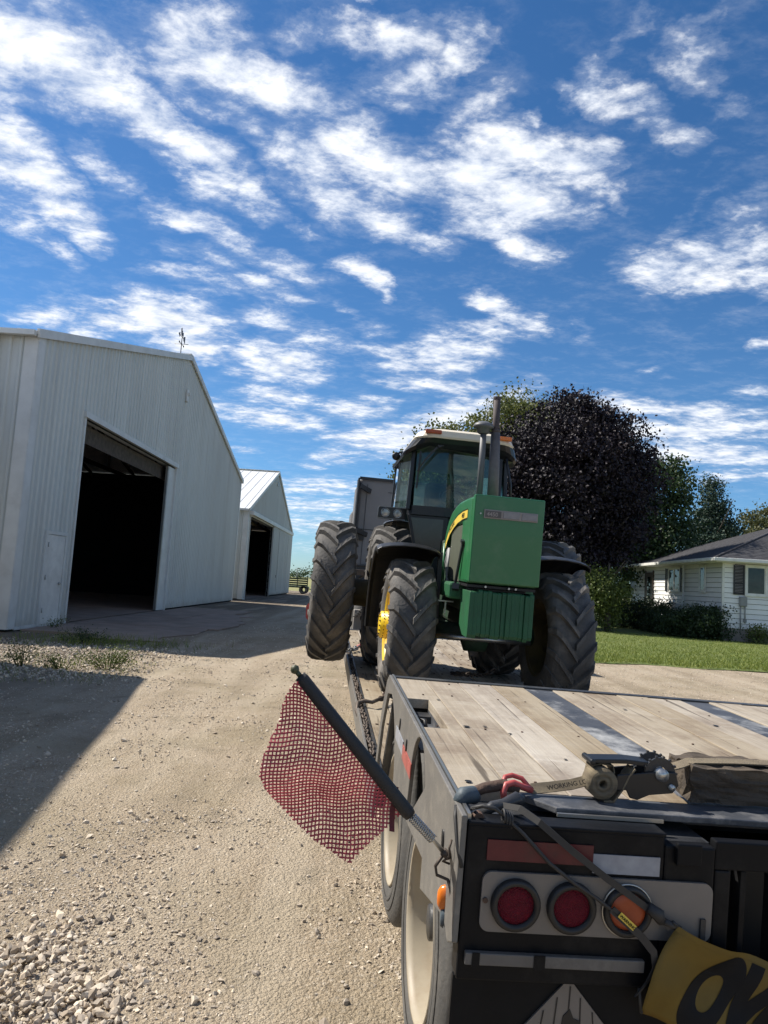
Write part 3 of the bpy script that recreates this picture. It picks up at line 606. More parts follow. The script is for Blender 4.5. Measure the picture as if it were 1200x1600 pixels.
    if door:
        a, b_, zt = door
        bb = B(); bb.box(X-.14,X+.06,a-.08,a+.0,0,zt); mk(bb, 'door_jamb', M['shed_trim'])
        bb = B(); bb.box(X-.14,X+.06,b_,b_+.08,0,zt); mk(bb, 'door_jamb', M['shed_trim'])
        bb = B(); bb.box(X-.30,X+.10,a-.12,b_+.12,zt+.0,zt+.16); mk(bb, 'door_header', M['shed_trim'])
        bb = B(); bb.box(X-XB*0-depth+.2,X-.14,y0+.2,y1-.2,-.0,.012); mk(bb, 'shed_floor', M['concrete'])
        for k in range(int(depth/2.4)):   # roof trusses with purlins
            x = X-1.2-k*2.4; bb = B()
            bb.bar((x,y0+.2,eave-.35),(x,y1-.2,eave-.35),.05,.2); bb.bar((x,y0+.2,eave-.15),(x,ym,ridge-.2),.05,.18); bb.bar((x,y1-.2,eave-.15),(x,ym,ridge-.2),.05,.18)
            for q in range(1,6):
                yy = y0+(y1-y0)*q/6; bb.bar((x,yy,eave-.3),(x,yy,z_at(yy)-.2),.05,.1)
            mk(bb, 'roof_truss', M['bark'])
    return t, mk, z_at
X1 = -8.2
t1, mk1, z1 = shed('large white ribbed steel machine shed with a tall open doorway and weathervane on its ridge', X1, 15.95, 40.0, 28.0, 6.8, 10.1, 26, door=(18.85,27.4,5.5))
def mkp(b, name, m, parent, org, bev=0):
    b.v = [(v[0]-org[0],v[1]-org[1],v[2]-org[2]) for v in b.v]; return b.make(name, m, parent, bev=bev)
# door leaf stacked at the far side of the opening, walk door
bb = B(); bb.box(X1-.13,X1-.01,26.66,27.395,.02,5.45); mk1(bb, 'stacked_door_leaf', M['shed_trim'], .01)
bb = B(); bb.box(X1-.12,X1-.03,26.58,26.655,.02,5.45); mk1(bb, 'door_edge_strip', M['chrome'])
bb = B(); bb.box(X1-.35,X1-.31,18.9,27.3,4.95,5.45); mk1(bb, 'header_board', M['bark'])
bb = B(); bb.box(X1+.02,X1+.06,17.35,18.32,.06,2.25); wd = mk1(bb, 'walk_door', M['house_trim'], .008)
oo = (X1,(15.95+40)/2,0)
for z in (.4,1.2,2.0):
    bb = B(); bb.tube([(X1+.075,17.40,z-.06),(X1+.075,17.40,z+.06)],.014); mkp(bb, 'hinge', M['chrome'], wd, oo)
bb = B(); bb.tube([(X1+.06,18.2,1.05),(X1+.11,18.2,1.05),(X1+.11,18.09,1.05)],.016); bb.disc((X1+.07,18.2,1.05),.04,.02,0); mkp(bb, 'handle', M['chrome'], wd, oo)
bb = B(); bb.box(X1+.024,X1+.075,17.24,17.34,.04,2.34); bb.box(X1+.024,X1+.075,18.33,18.43,.04,2.34); bb.box(X1+.024,X1+.075,17.342,18.328,2.262,2.34); mk1(bb, 'walk_door_frame', M['shed_trim'])
bb = B(); bb.box(X1+.03,X1+.10,27.75,27.95,8.25,8.75); bb.box(X1+.10,X1+.2,27.8,27.9,8.5,8.62); mk1(bb, 'gable_light', M['shed_trim'], .01)
# weathervane
wv = thing('weathervane', 'small dark weathervane standing on the ridge of the large shed', 'weathervane', (X1-.4,28.0,10.2))
bb = B(); bb.tube([(0,0,-.05),(0,0,1.0)],.018); bb.tube([(0,-.28,.45),(0,.28,.45)],.012); bb.tube([(-.28,0,.45),(.28,0,.45)],.012); bb.make('mast', M['dark_steel'], wv)
bb = B(); bb.tube([(0,-.38,.75),(0,.38,.75)],.014); bb.prism([(-.48,.75),(-.3,.85),(-.3,.65)],0,-.01,.01); bb.prism([(.22,.68),(.42,.6),(.42,.9),(.22,.82)],0,-.01,.01); bb.make('arrow', M['dark_steel'], wv)
bb = B(); bb.prism([(-.12,.8),(.14,.8),(.16,.98),(.05,.9),(-.05,.95),(-.08,1.1),(-.16,1.05)],0,-.012,.012); bb.make('rooster', M['dark_steel'], wv)
bb = B(); [bb.lathe([(-.015,.035),(0,.05),(.015,.035)],10,0,c,closed=True) for c in ((0,-.3,.45),(0,.3,.45))]; bb.make('direction_marks', M['dark_steel'], wv)

t2, mk2, z2 = shed('smaller white steel shed beyond the large shed with a half open sliding door', -8.2, 42.9, 64.0, 53.6, 5.5, 9.35, 24, door=(43.6,52.8,5.1))
bb = B(); bb.box(-8.2,-7.9,43.2,63.2,5.16,5.42); mk2(bb, 'door_rail', M['shed_trim'], .02)
for k, (a, b_) in enumerate(((52.3,55.2),(55.2,58.1),(58.1,60.6),(60.6,63.0))):
    bb = B(); ribbed(bb, a, b_-.04, lambda q:.15, lambda q:5.15, -8.02+.02*(k%2)); bb.box(-8.11,-8.025,a,b_-.04,.15,5.15); mk2(bb, 'sliding_door_panel', M['shed_white'])
    bb = B(); bb.box(-7.985,-7.955,b_-.09,b_-.02,.12,5.15); mk2(bb, 'panel_seam', M['shed_trim'])
bb = B(); bb.box(-8.0,-7.97,54.6,54.7,1.4,1.6); mk2(bb, 'door_pull', M['dark_steel'])
bb = B(); bb.box(-8.17,-8.1,53.4,53.6,8.3,8.6); mk2(bb, 'gable_light', M['chrome'])
shed('white steel shed at the near left just outside the view, shading the drive', -8.2, -12.0, 12.10, 0.0, 5.8, 9.1, 20, door=None, downspout=False)

# stand inside the second shed
st = thing('metal_stand', 'small pale tubular metal stand inside the doorway of the smaller shed', 'stand', (-9.6,47.3,.02))
bb = B(); bb.tube([(-.35,0,0),(-.15,0,.95),(.35,0,.95),(.55,0,0)],.03); bb.make('front_frame', M['meter'], st)
bb = B(); bb.tube([(-.35,.7,0),(-.15,.7,.95),(.35,.7,.95),(.55,.7,0)],.03); bb.make('rear_frame', M['meter'], st)
bb = B(); bb.box(-.2,.4,0,.7,.45,.5); bb.make('shelf', M['meter'], st)

# concrete apron slabs before the large door, joints between
ap = [(-8.1,-6.3,16.4,19.6),(-8.1,-6.3,19.62,23.2),(-8.1,-6.3,23.22,26.8),(-8.1,-6.3,26.82,30.4),(-6.28,-4.6,15.6,19.6),(-6.28,-4.3,19.62,23.2),(-6.28,-4.6,23.22,26.8),(-6.28,-5.2,26.82,30.0)]
aroot = bpy.data.objects.new('concrete_apron', None); COL.objects.link(aroot); tag(aroot, kind='structure')
for i,(a,b_,c,d_) in enumerate(ap):
    rr = random.Random(i); poly = [(a,c)]
    if i >= 4: poly += [(a+(b_-a)*q, c+(rr.uniform(-.15,.15) if i == 4 else 0)) for q in (.3,.6,.85)]
    poly += [(b_,c)]
    if i >= 4: poly += [(b_+rr.uniform(-.35,.2), c+(d_-c)*q) for q in (.12,.25,.4,.55,.7,.85)]
    poly += [(b_,d_),(a,d_)]
    bb = B(); bb.prism(poly, 2, -.08, .018+.004*(i%3)); bb.make('slab', M['concrete'], aroot, bev=.004)

# green farm implement beside shed 2
gw = thing('farm_wagon', 'dark green slatted farm wagon on the grass past the far corner of the smaller shed', 'wagon', (-8.35,68.0,0))
bb = B()
bb.box(-1.3,1.6,-.9,.9,.55,.68); bb.make('wagon_bed', M['green_dark'], gw)
for k in range(4):
    bb = B(); bb.box(-1.3,1.6,-.95,-.9,.72+k*.2,.86+k*.2); bb.make('slat', M['green_dark'], gw)
for x in (-1.3,-.3,.65,1.6):
    bb = B(); bb.box(x-.04,x+.04,-.99,-.95,.55,1.55); bb.make('stake', M['green_dark'], gw)
for x in (-.9,1.2):
    for y in (-.8,.8):
        bb = B(); bb.lathe([(-.1,.2),(-.1,.38),(.1,.38),(.1,.2)],16,1,(x,y,.38),closed=True); bb.make('wheel', M['tyre'], gw)
bb = B(); bb.bar((1.6,0,.5),(2.6,0,.3),.08,.08); bb.make('drawbar', M['green_dark'], gw)
# ------------------------------------------------------------------ trailer frame of reference
def frame():
    w = vdir(508,860); ut = w.cross(Vector((0,0,1))).normalized(); vt = ut.cross(w); a = .0265
    u2 = math.cos(a)*ut-math.sin(a)*vt; v2 = math.sin(a)*ut+math.cos(a)*vt
    O = Vector((0,0,HC))+u2*.362+w*1.64+v2*(-.571-1.07)
    return Matrix(((u2.x,w.x,v2.x,O.x),(u2.y,w.y,v2.y,O.y),(u2.z,w.z,v2.z,O.z),(0,0,0,1)))
TM = frame()
def TMo(x, y, z): return TM @ Matrix.Translation((x,y,z))
WID = 2.3; TOP = 1.07; LOW = .435
tr = thing('flatbed_trailer', 'black drop deck trailer with weathered wooden deck and red tail lamps carrying the green tractor', 'trailer', mw=TM)
def arc(cx, cz, r, a0, a1, n): return [(cx+r*math.cos(R(a0+(a1-a0)*k/n)), cz+r*math.sin(R(a0+(a1-a0)*k/n))) for k in range(n+1)]
def side_plate(x0, x1, name='side_plate'):
    # outline in (w,v)
    out = [(-.02,.785),(.03,.775),(.12,.90),(.20,.93),(.36,.925)]
    out += [(.36,.925)]
    out = [(-.03,1.075),(-.03,.80),(.02,.775),(.10,.84),(.20,.86),(.36,.84)]
    out += arc(.63,.84,.27*.78,180,0,14)[0:]
    # between the arches
    out += [(.86,.80),(1.0,.76),(1.15,.78)]
    out += arc(1.58,.84,.40,175,52,12)
    out += [(1.93,1.05),(1.89,1.075)]
    return out
pl = [(-.03,1.075),(-.03,.80),(.02,.775),(.10,.80),(.42,.72),(.43,.93)]+arc(.65,.89,.20,168,12,12)+[(.86,.76),(1.18,.74)]+arc(1.64,.60,.46,160,96,10)+[(1.80,1.035),(1.93,.83),(2.0,.62),(2.06,.45),(2.14,.45),(2.06,.72),(1.95,.95),(1.80,1.075)]
pl = [(-.03,1.078),(-.03,.80),(.02,.775),(.08,.80),(.44,.70),(.455,.93)]+arc(.65,.90,.17,160,20,10)+[(.85,.76),(1.20,.74)]+arc(1.66,.62,.405,165,98,8)+[(1.78,.99),(1.93,.80),(1.99,.62),(2.02,.45),(2.10,.45),(2.07,.66),(1.99,.88),(1.86,1.04),(1.78,1.078)]
for xa, xb in ((0,.014),(WID-.014,WID)):
    bb = B(); bb.prism(pl, 0, xa, xb); sp_ = bb.make('side_plate', M['side_steel'], tr, bev=.003)
    if xa == 0:
        for (w_, v_, a_, l_) in ((1.20,.985,10,.05),(.965,.962,10,.055),(.155,.95,-8,.05)):
            bb = B(); bb.lathe([(-.004,.0005),(-.004,.011),(.001,.011)],14,0); o = bb.make('slot_hole', M['grommet'], sp_, (-.0,w_,v_)); o.scale = (1,1,l_/.022); o.rotation_euler = (R(a_),0,0)
bb = B(); bb.box(-.004,-.0005,1.05,1.30,.905,.955); bb.make('white_reflector_tape', M['white_tape'], tr)
bb = B(); bb.box(-.004,-.0005,.80,1.048,.895,.945); bb.make('red_reflector_tape', mat('faded_red_tape',(.42,.10,.085),.5,c2=(.30,.08,.065),scale=15,dirt=(.2,.18,.16),dirt_amt=.6,dirt_scale=9), tr)
bb = B(); bb.lathe([(-.017,.0005),(-.016,.009),(-.010,.015),(0,.017)],16,0); mk_ = bb.make('marker_lamp', M['orange'], tr, (0,.087,.842)); mk_.scale = (1,1,1.8)
bb = B(); bb.lathe([(-.006,.0005),(-.006,.02),(0,.024)],14,0); o = bb.make('lamp_grommet', M['rubber_blue'], tr, (0,.08,.80)); o.scale = (1,.6,1.0)
# gusset / mudflap plate leaning over the first wheel
bb = B(); bb.add([(-.002,.40,1.0),(-.03,.86,.72),(-.03,.30,.66),(-.002,.05,.80),(.012,.40,1.0),(-.016,.86,.72),(-.016,.30,.66),(.012,.05,.80)],[(0,1,2,3),(7,6,5,4),(0,4,5,1),(1,5,6,2),(2,6,7,3),(3,7,4,0)])
# (kept small: only its upper triangle shows)
bb = B(); bb.add([(.004,.455,1.0),(-.012,.74,.78),(.004,.20,.80),(.0,.10,.98),(.012,.455,1.0),(-.004,.74,.78),(.012,.20,.80),(.010,.10,.98)],[(0,1,2,3),(7,6,5,4),(0,4,5,1),(1,5,6,2),(2,6,7,3),(3,7,4,0)])
bb.make('gusset_plate', M['side_steel'], tr)
# edge angle along the deck
bb = B(); bb.box(.016,.024,-.02,1.80,1.062,1.079); bb.make('deck_edge_angle', M['chrome'], tr)
bb = B(); bb.box(.025,WID-.03,1.755,1.80,.98,1.074); bb.make('front_deck_angle', M['dark_steel'], tr)
# upper deck boards
pocket = (.026,.12,.82,1.30)
us = [.026,.175,.33,.49,.652]; segs = [(us[i],us[i+1]) for i in range(4)]
us2 = [.792,.95,1.11,1.27,1.44]; segs += [(us2[i],us2[i+1]) for i in range(4)]
us3 = [1.58,1.75,1.92,2.10,2.27]; segs += [(us3[i],us3[i+1]) for i in range(4)]
for i, (a, b_) in enumerate(segs):
    bb = B(); g_ = .0035; end = (.19 if b_ < .66 else .40)+random.uniform(-.008,.008); dz = random.uniform(-.002,.002)
    z0, z1_ = TOP-.04, TOP+dz
    if i == 0:
        bb.box(a,b_-g_,end,pocket[2],z0,z1_); bb.box(a,b_-g_,pocket[3],1.752,z0,z1_); bb.box(pocket[1],b_-g_,pocket[2],pocket[3],z0,z1_)
    else: bb.box(a,b_-g_,end,1.752,z0,z1_)
    bb.make('deck_board', M['wood'], tr, bev=.0025)
for (a, b_) in ((.655,.789),(1.443,1.577)):
    bb = B(); bb.box(a,b_,.40,1.752,TOP-.03,TOP-.004); bb.make('deck_strip', M['worn_black'], tr)
# pocket tray
bb = B(); bb.box(.026,.12,.80,1.32,.985,.995); bb.box(.120,.126,.82,1.30,.995,1.03); bb.make('stake_pocket_tray', M['deck_plate'], tr)
bb = B(); bb.tube([(.05,1.10,1.0),(.06,1.12,1.03),(.08,1.10,1.03),(.085,1.08,1.0)],.007,6); bb.make('tie_down_ring', M['dark_steel'], tr)
bb = B(); bb.box(.028,.118,1.0,1.006,.995,1.01); bb.make('tray_seam', M['dark_steel'], tr)
# bolts in the upper deck, one mesh
bb = B()
for i, (a, b_) in enumerate(segs):
    for w_ in (.27,.84,1.40,1.70):
        if w_ < .42 and a > .6: continue
        for q in (random.uniform(.3,.7),):
            if random.random() < .25: continue
            bb.disc((a+(b_-a)*q+random.uniform(-.008,.008), w_+random.uniform(-.012,.012), TOP+.0005), .0042, .004, 2, 8)
tag(bb.make('bolt_heads', M['rust'], tr), kind='stuff')
# gouges / dark holes in the boards
bb = B()
for (x,w_,r_) in ((.19,.86,.012),(.26,.88,.008),(.07,.24,.010),(.33,.80,.007),(.43,.52,.006),(.16,1.30,.008),(1.3,1.2,.012),(1.0,1.4,.009)):
    bb.lathe([(.0,.0005),(.0,r_)],9,2,(x,w_,TOP+.0025))
o = bb.make('board_holes', M['grommet'], tr)
# rear sill plates
bb = B(); bb.box(.02,.60,.0,.188,TOP-.045,TOP-.03); bb.make('sill_base', M['dark_steel'], tr)
bb = B(); bb.add([(.145,.17,1.066),(.45,.215,1.066),(.66,.395,1.066),(2.27,.395,1.066),(2.27,.14,1.066),(.17,.14,1.066),(.145,.17,1.03),(.45,.215,1.03),(.66,.395,1.03),(2.27,.395,1.03),(2.27,.14,1.03),(.17,.14,1.03)],
  [(0,5,4,3,2,1),(6,7,8,9,10,11),(0,1,7,6),(1,2,8,7),(2,3,9,8),(3,4,10,9),(4,5,11,10),(5,0,6,11)]); bb.make('sill_plate', M['deck_plate'], tr, bev=.003)
bb = B(); bb.add([(.20,.105,1.082),(.17,.145,1.082),(2.27,.145,1.082),(2.27,.035,1.082),(.245,.05,1.082),(.20,.105,1.066),(.17,.145,1.066),(2.27,.145,1.066),(2.27,.035,1.066),(.245,.05,1.066)],
  [(0,4,3,2,1),(5,6,7,8,9),(0,1,6,5),(1,2,7,6),(2,3,8,7),(3,4,9,8),(4,0,5,9)]); bb.make('raised_sill_plate', M['deck_plate'], tr, bev=.003)
bb = B(); bb.box(.24,.50,.028,.034,1.068,1.076); bb.make('weld_bead', M['chrome'], tr)
# rear face
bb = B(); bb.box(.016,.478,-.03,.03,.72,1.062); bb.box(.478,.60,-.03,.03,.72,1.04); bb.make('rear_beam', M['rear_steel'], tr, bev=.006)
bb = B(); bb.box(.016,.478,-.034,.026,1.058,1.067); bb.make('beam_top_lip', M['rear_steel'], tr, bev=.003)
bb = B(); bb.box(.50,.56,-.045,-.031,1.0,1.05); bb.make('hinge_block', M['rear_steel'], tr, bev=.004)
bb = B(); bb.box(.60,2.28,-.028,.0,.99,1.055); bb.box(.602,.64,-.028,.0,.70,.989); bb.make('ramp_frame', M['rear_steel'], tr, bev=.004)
bb = B(); bb.box(.60,2.28,.12,.14,.4,.985); bb.make('ramp_recess', M['grommet'], tr)
for k in range(20):
    x = .668+k*.042*2
    if x < 2.25:
        bb = B(); bb.box(x,x+.014,-.022,.02,.70,.988); bb.make('ramp_bar', M['rear_steel'], tr, bev=.002)
bb = B(); bb.box(.60,2.28,-.05,-.01,.66,.70); bb.make('ramp_lower_rail', M['rear_steel'], tr, bev=.004)
def rrect(x0,x1,z0,z1,r,n=6):
    p = []
    for cx,cz,a in ((x1-r,z1-r,0),(x0+r,z1-r,90),(x0+r,z0+r,180),(x1-r,z0+r,270)):
        p += [(cx+r*math.cos(R(a+90*k/n)),cz+r*math.sin(R(a+90*k/n))) for k in range(n+1)]
    return p
bb = B(); bb.prism(rrect(.057,.594,.832,.962,.022),1,-.038,-.031); lp = bb.make('light_panel', M['panel_silver'], tr)
bb = B(); bb.disc((.066,-.040,.900),.006,.004,1,10); bb.make('panel_screw', M['rust'], tr)
bb = B(); bb.box(.566,.578,-.044,-.038,.84,.885); bb.make('panel_latch', M['dark_steel'], tr)
for k, (x, m_) in enumerate(((.134,'red_lens'),(.262,'red_lens'),(.392,'amber_dim'))):
    l_ = sub('tail_lamp', tr, (x,-.038,.895))
    l_['label'] = ['outer red round tail lamp','inner red round tail lamp','dim amber round tail lamp'][k]
    bb = B(); bb.lathe([(0,.056),(-.012,.056),(-.016,.052),(-.016,.044),(-.008,.041)],30,1); bb.make('grommet', M['grommet'], l_)
    bb = B(); bb.lathe([(-.010,.0005),(-.012,.02),(-.011,.034),(-.007,.0415)],30,1); bb.make('lens', M[m_], l_)
    if k == 2:
        bb = B(); bb.tube([(.0575*math.cos(2*PI*a/36),-.004,.0575*math.sin(2*PI*a/36)) for a in range(36)],.0022,6,closed=True); bb.make('chrome_ring', M['chrome'], l_)
bb = B(); bb.box(.063,.308,-.034,-.0312,.985,1.030); bb.make('red_reflector_tape', M['red_tape'], tr)
bb = B(); bb.box(.3085,.466,-.034,-.0312,.970,1.012); bb.make('white_reflector_tape', M['white_tape'], tr)
bb = B(); bb.box(.030,.44,-.045,-.031,.762,.788); bb.make('bumper_strip', mat('scuffed_bumper_strip',(.13,.125,.12),.5,c2=(.09,.085,.08),scale=8,dirt=(.22,.21,.19),dirt_amt=.6,dirt_scale=12), tr, bev=.002)
bb = B(); bb.box(.045,.062,-.048,-.0455,.760,.790); bb.box(.185,.21,-.048,-.0455,.760,.790); bb.make('strip_clamp', M['rear_steel'], tr)
bb = B(); bb.box(.016,1.9,.0,.012,.16,.715); bb.make('mud_flap', mat('rubber_mud_flap',(.006,.0065,.0075),.55,c2=(.010,.0105,.012),scale=6,bump=.1,spec=.14), tr)
bb = B(); bb.prism([(.284,.722),(.394,.60),(.284,.478),(.174,.60)],1,-.006,-.001); dm = bb.make('flap_emblem', M['panel_silver'], tr)
bb = B()
for x, zt_ in ((.225,.66),(.255,.69),(.284,.715),(.313,.69),(.343,.66)): bb.bar((x-.004*(x>.284)+.004,-.0075,zt_-.01),(x+(x-.284)*.25,-.0075,.52),.0025,.001,(0,1,0))
bb.prism([(.27,.60),(.275,.64),(.29,.655),(.30,.635),(.315,.63),(.305,.60),(.33,.57),(.26,.56)],1,-.0085,-.0065)
bb.make('emblem_print', M['grommet'], dm)
# frame rails, axles
bb = B(); bb.box(.45,.55,.15,2.3,.62,.98); bb.box(1.75,1.85,.15,2.3,.62,.98); bb.box(.02,WID-.02,.4,.48,.93,1.02); bb.box(.02,WID-.02,1.2,1.28,.93,1.02); bb.make('frame_rail', M['dark_steel'], tr)
for w_ in (.78,1.72):
    bb = B(); bb.tube([(.1,w_,.44),(WID-.1,w_,.44)],.055,12); bb.make('axle', M['dark_steel'], tr)
# trailer wheels
def road_wheel():
    t_ = B(); Rr, Ww = .44, .24
    prof = [(0.012,.285),(.004,.31),(.0,.35),(.008,.40),(.022,.425),(.035,.438),(.065,.44),(.068,.432),(.078,.432),(.081,.44),(.115,.441),(.118,.433),(.128,.433),(.131,.441),(.16,.44),(.163,.432),(.173,.432),(.176,.44),(.205,.438),(.22,.425),(.235,.40),(.24,.35),(.23,.285)]
    t_.lathe(prof,56,0)
    t_.lathe([(-.002,.33),(-.004,.335),(-.002,.34)],56,0); t_.lathe([(.002,.37),(-.001,.374),(.002,.378)],56,0)
    r_ = B(); r_.lathe([(.010,.286),(.004,.283),(.006,.274),(.03,.270),(.08,.266),(.13,.258),(.155,.235),(.170,.17),(.172,.12),(.15,.105),(.09,.10),(.07,.09),(.066,.0005)],48,0)
    h_ = B()
    for k in range(10):
        a = 2*PI*k/10; h_.lathe([(.142,.0005),(.142,.012),(.17,.012)],6,0,(0,.135*math.cos(a),.135*math.sin(a)),smooth=False)
    return t_.mesh('tyre',M['trailer_tyre']), r_.mesh('rim',M['cream']), h_.mesh('wheel_nuts',M['rust_grey'])
rw = road_wheel()
for w_ in (.76,1.71):
    for x, s_ in ((.058,1),(WID-.058,-1)):
        wh = sub('wheel', tr, (x,w_,.44)); wh.scale = (s_,1,1)
        for nm, me in zip(('tyre','rim','wheel_nuts'), rw): link(nm, me, wh)
        wh2 = sub('inner_wheel', tr, (x+s_*.27,w_,.44)); wh2.scale = (s_,1,1); link('tyre', rw[0], wh2)
# lower deck
for i in range(12):
    a = .085+i*(WID-.17)/12; b_ = .085+(i+1)*(WID-.17)/12
    bb = B(); dz = random.uniform(-.003,.003); bb.box(a,b_-.006,2.12,9.6,LOW-.04,LOW+dz); bb.make('lower_deck_board', M['wood'], tr, bev=.003)
bb = B()
for i in range(12):
    a = .085+(i+.5)*(WID-.17)/12
    for k in range(18):
        for q in (-.04,.04):
            if random.random() < .8: bb.disc((a+q+random.uniform(-.01,.01),2.3+k*.41+random.uniform(-.02,.02),LOW+.003),.011,.006,2,8)
tag(bb.make('lower_bolt_heads', M['rust'], tr), kind='stuff')
bb = B(); bb.box(.0,.018,2.05,9.9,LOW-.13,LOW+.012); bb.box(WID-.018,WID,2.05,9.9,LOW-.13,LOW+.012); bb.make('rub_rail', M['side_steel'], tr, bev=.003)
bb = B(); bb.box(.062,.08,2.05,9.9,LOW-.10,LOW+.008); bb.box(WID-.08,WID-.062,2.05,9.9,LOW-.10,LOW+.008); bb.make('inner_rail', M['dark_steel'], tr)
bb = B()
rsp = B().box(.019,.061,0,.06,LOW-.10,LOW-.005).mesh('rail_spacer', M['dark_steel'])
for k in range(26): link('rail_spacer', rsp, tr, (0,2.15+k*.3,0))
bb = B(); bb.box(.5,.6,2.1,10,.15,LOW-.045); bb.box(1.7,1.8,2.1,10,.15,LOW-.045); bb.make('main_beam', M['dark_steel'], tr)
bb = B(); bb.add([(.03,1.80,.98),(WID-.03,1.80,.98),(WID-.03,2.12,LOW-.02),(.03,2.12,LOW-.02),(.03,1.80,.90),(WID-.03,1.80,.90),(WID-.03,2.12,LOW-.1),(.03,2.12,LOW-.1)],[(0,1,2,3),(4,7,6,5),(0,3,7,4),(1,5,6,2),(0,4,5,1),(3,2,6,7)]); bb.make('drop_plate', M['dark_steel'], tr)
# gooseneck
bb = B(); bb.box(.45,1.85,9.65,10.2,LOW-.1,LOW+.72); bb.box(.6,.75,10.2,13.6,LOW+.5,LOW+.72); bb.box(1.55,1.7,10.2,13.6,LOW+.5,LOW+.72); bb.make('gooseneck', M['dark_steel'], tr, bev=.01)
bb = B(); bb.box(.20,.62,9.9,10.05,LOW-.05,LOW+.30); bb.make('pale_toolbox', M['boxgrey'], tr, bev=.01)
bb = B(); bb.box(.24,.44,9.95,10.1,LOW+.36,LOW+.76); bb.make('hydraulic_tank', M['brass'], tr, bev=.01)
bb = B(); bb.box(.1,2.2,9.75,9.85,LOW+.86,LOW+.95); bb.make('cross_bar', M['rust_grey'], tr)
bb = B(); bb.box(.1,2.2,9.65,9.8,LOW-.16,LOW+.0); bb.make('neck_base', M['dark_steel'], tr)
bb = B(); bb.tube([(.22+.010*k,9.85,LOW+.22+.0078*k+0*k) if False else (.20+.0045*k+.03*math.cos(k*1.0),9.84+.05*math.sin(k*1.0),LOW+.18+.0052*k+.03*math.sin(k)*0) for k in range(60)],.009,6); bb.make('coiled_air_hose', M['black_strap'], tr)
bb = B(); bb.tube([(.2,9.8,LOW+.80),(.5,9.8,LOW+1.0),(.9,9.9,LOW+1.0)],.015); bb.make('air_line', M['black_strap'], tr)

# ------------------------------------------------------------------ tractor
TX, TY = .915, 4.36
tc_ = thing('tractor', 'green farm tractor with yellow wheel centres and dual rear tyres standing on the trailer', 'tractor', mw=TMo(TX,TY,LOW+.002))
def lug_tyre(Rr, Ww, rim, nl, lh, dl, lw, tip=.0):
    b = B(); h = Ww/2; Rc = Rr-lh
    half = [(0,Rc),(.35*h,Rc-.004),(.7*h,Rc-.018*Rr),(.90*h,Rc-.05*Rr),(1.0*h,Rc-.13*Rr),(1.03*h,(Rc+rim)/2),(.95*h,rim+.05*Rr),(.82*h,rim+.005),(.80*h,rim-.01)]
    prof = [(-x,r) for x,r in reversed(half)]+half[1:]
    b.lathe(prof,60,0)
    def rad(x):
        x = abs(x)
        for i in range(len(half)-1):
            if half[i][0] <= x <= half[i+1][0]+1e-9: 
                t = (x-half[i][0])/(half[i+1][0]-half[i][0]); return half[i][1]+(half[i+1][1]-half[i][1])*t
        return half[3][1]
    for s in (-1,1):
        for k in range(nl):
            th0 = 2*PI*(k+(.5 if s > 0 else 0))/nl; vs = []
            T = [(-.06*h,0),(.2*h,.22),(.45*h,.48),(.7*h,.74),(.9*h,.92),(1.0*h,1.0)]
            for i, (x, t) in enumerate(T):
                th = th0-dl*(t**.85); rr = rad(x)-.006; w2 = lw*(1.0+.15*t)/2/Rr; hh = lh*(1 if t < .95 else .55)+.006
                jit = random.uniform(-.003,.003)
                for dth, dr in ((-w2*1.15,0),(w2*1.15,0),(w2*.8,hh+jit),(-w2*.8,hh+jit)):
                    r_ = rr+dr; a = th+dth
                    xx = x if t < .99 else x+(.02*h if dr else .015*h)
                    vs.append((s*xx, r_*math.cos(a), r_*math.sin(a)))
            # shoulder drop
            th = th0-dl*1.04; rr = half[4][1]-.02; w2 = lw*1.0/2/Rr
            for dth, dx in ((-w2,0),(w2,0),(w2*.8,.025),(-w2*.8,.025)):
                vs.append((s*(half[4][0]+dx-.004), rr*math.cos(th+dth), rr*math.sin(th+dth)))
            nst = len(T)+1; fs = []
            for i in range(nst-1):
                for q in range(4): fs.append((i*4+q,i*4+(q+1)%4,(i+1)*4+(q+1)%4,(i+1)*4+q))
            fs += [(0,1,2,3),((nst-1)*4+3,(nst-1)*4+2,(nst-1)*4+1,(nst-1)*4)]
            b.add(vs, fs)
    return b
RF, RR = .60, .775
ft = lug_tyre(RF,.385,.33,18,.044,.40,.056).mesh('tyre',M['tyre'])
rt = lug_tyre(RR,.43,.46,21,.048,.38,.062).mesh('tyre',M['tyre'])
def rim_mesh(r, w, dish):
    b = B(); b.lathe([(-w/2,r),(-w/2+.01,r-.015),(-w/2+.03,r-.035),(-w*.2,r-.05),(dish,r-.07),(dish+.01,r*.5),(dish-.01,r*.45),(dish-.01,.0005)],40,0)
    b.lathe([(w/2,r),(w/2-.01,r-.015),(w/2-.03,r-.035),(w*.2,r-.05),(dish+.02,r-.07),(dish+.03,r*.5),(dish+.02,.0005)],40,0)
    for k in range(8):
        a = 2*PI*k/8; b.box(0,0,0,0,0,0) if False else b.lathe([(dish-.03,.0005),(dish-.03,.014),(dish,.014)],6,0,(0,r*.62*math.cos(a),r*.62*math.sin(a)),smooth=False)
    return b.mesh('rim',M['yellow'])
frim = rim_mesh(.345,.34,-.10); rrim = rim_mesh(.465,.38,.05)
def hub_mesh():
    b = B(); b.lathe([(-.238,.0005),(-.238,.090),(-.225,.118),(-.06,.120),(-.05,.13),(.08,.13)],28,0)
    return b.mesh('hub',M['yellow'])
rshaded = rrim.copy(); rshaded.materials[0] = M['rim_shaded']; fshaded = frim.copy(); fshaded.materials[0] = M['rim_shaded']  # darkened copies for rims that lie in shade
hubm = hub_mesh()
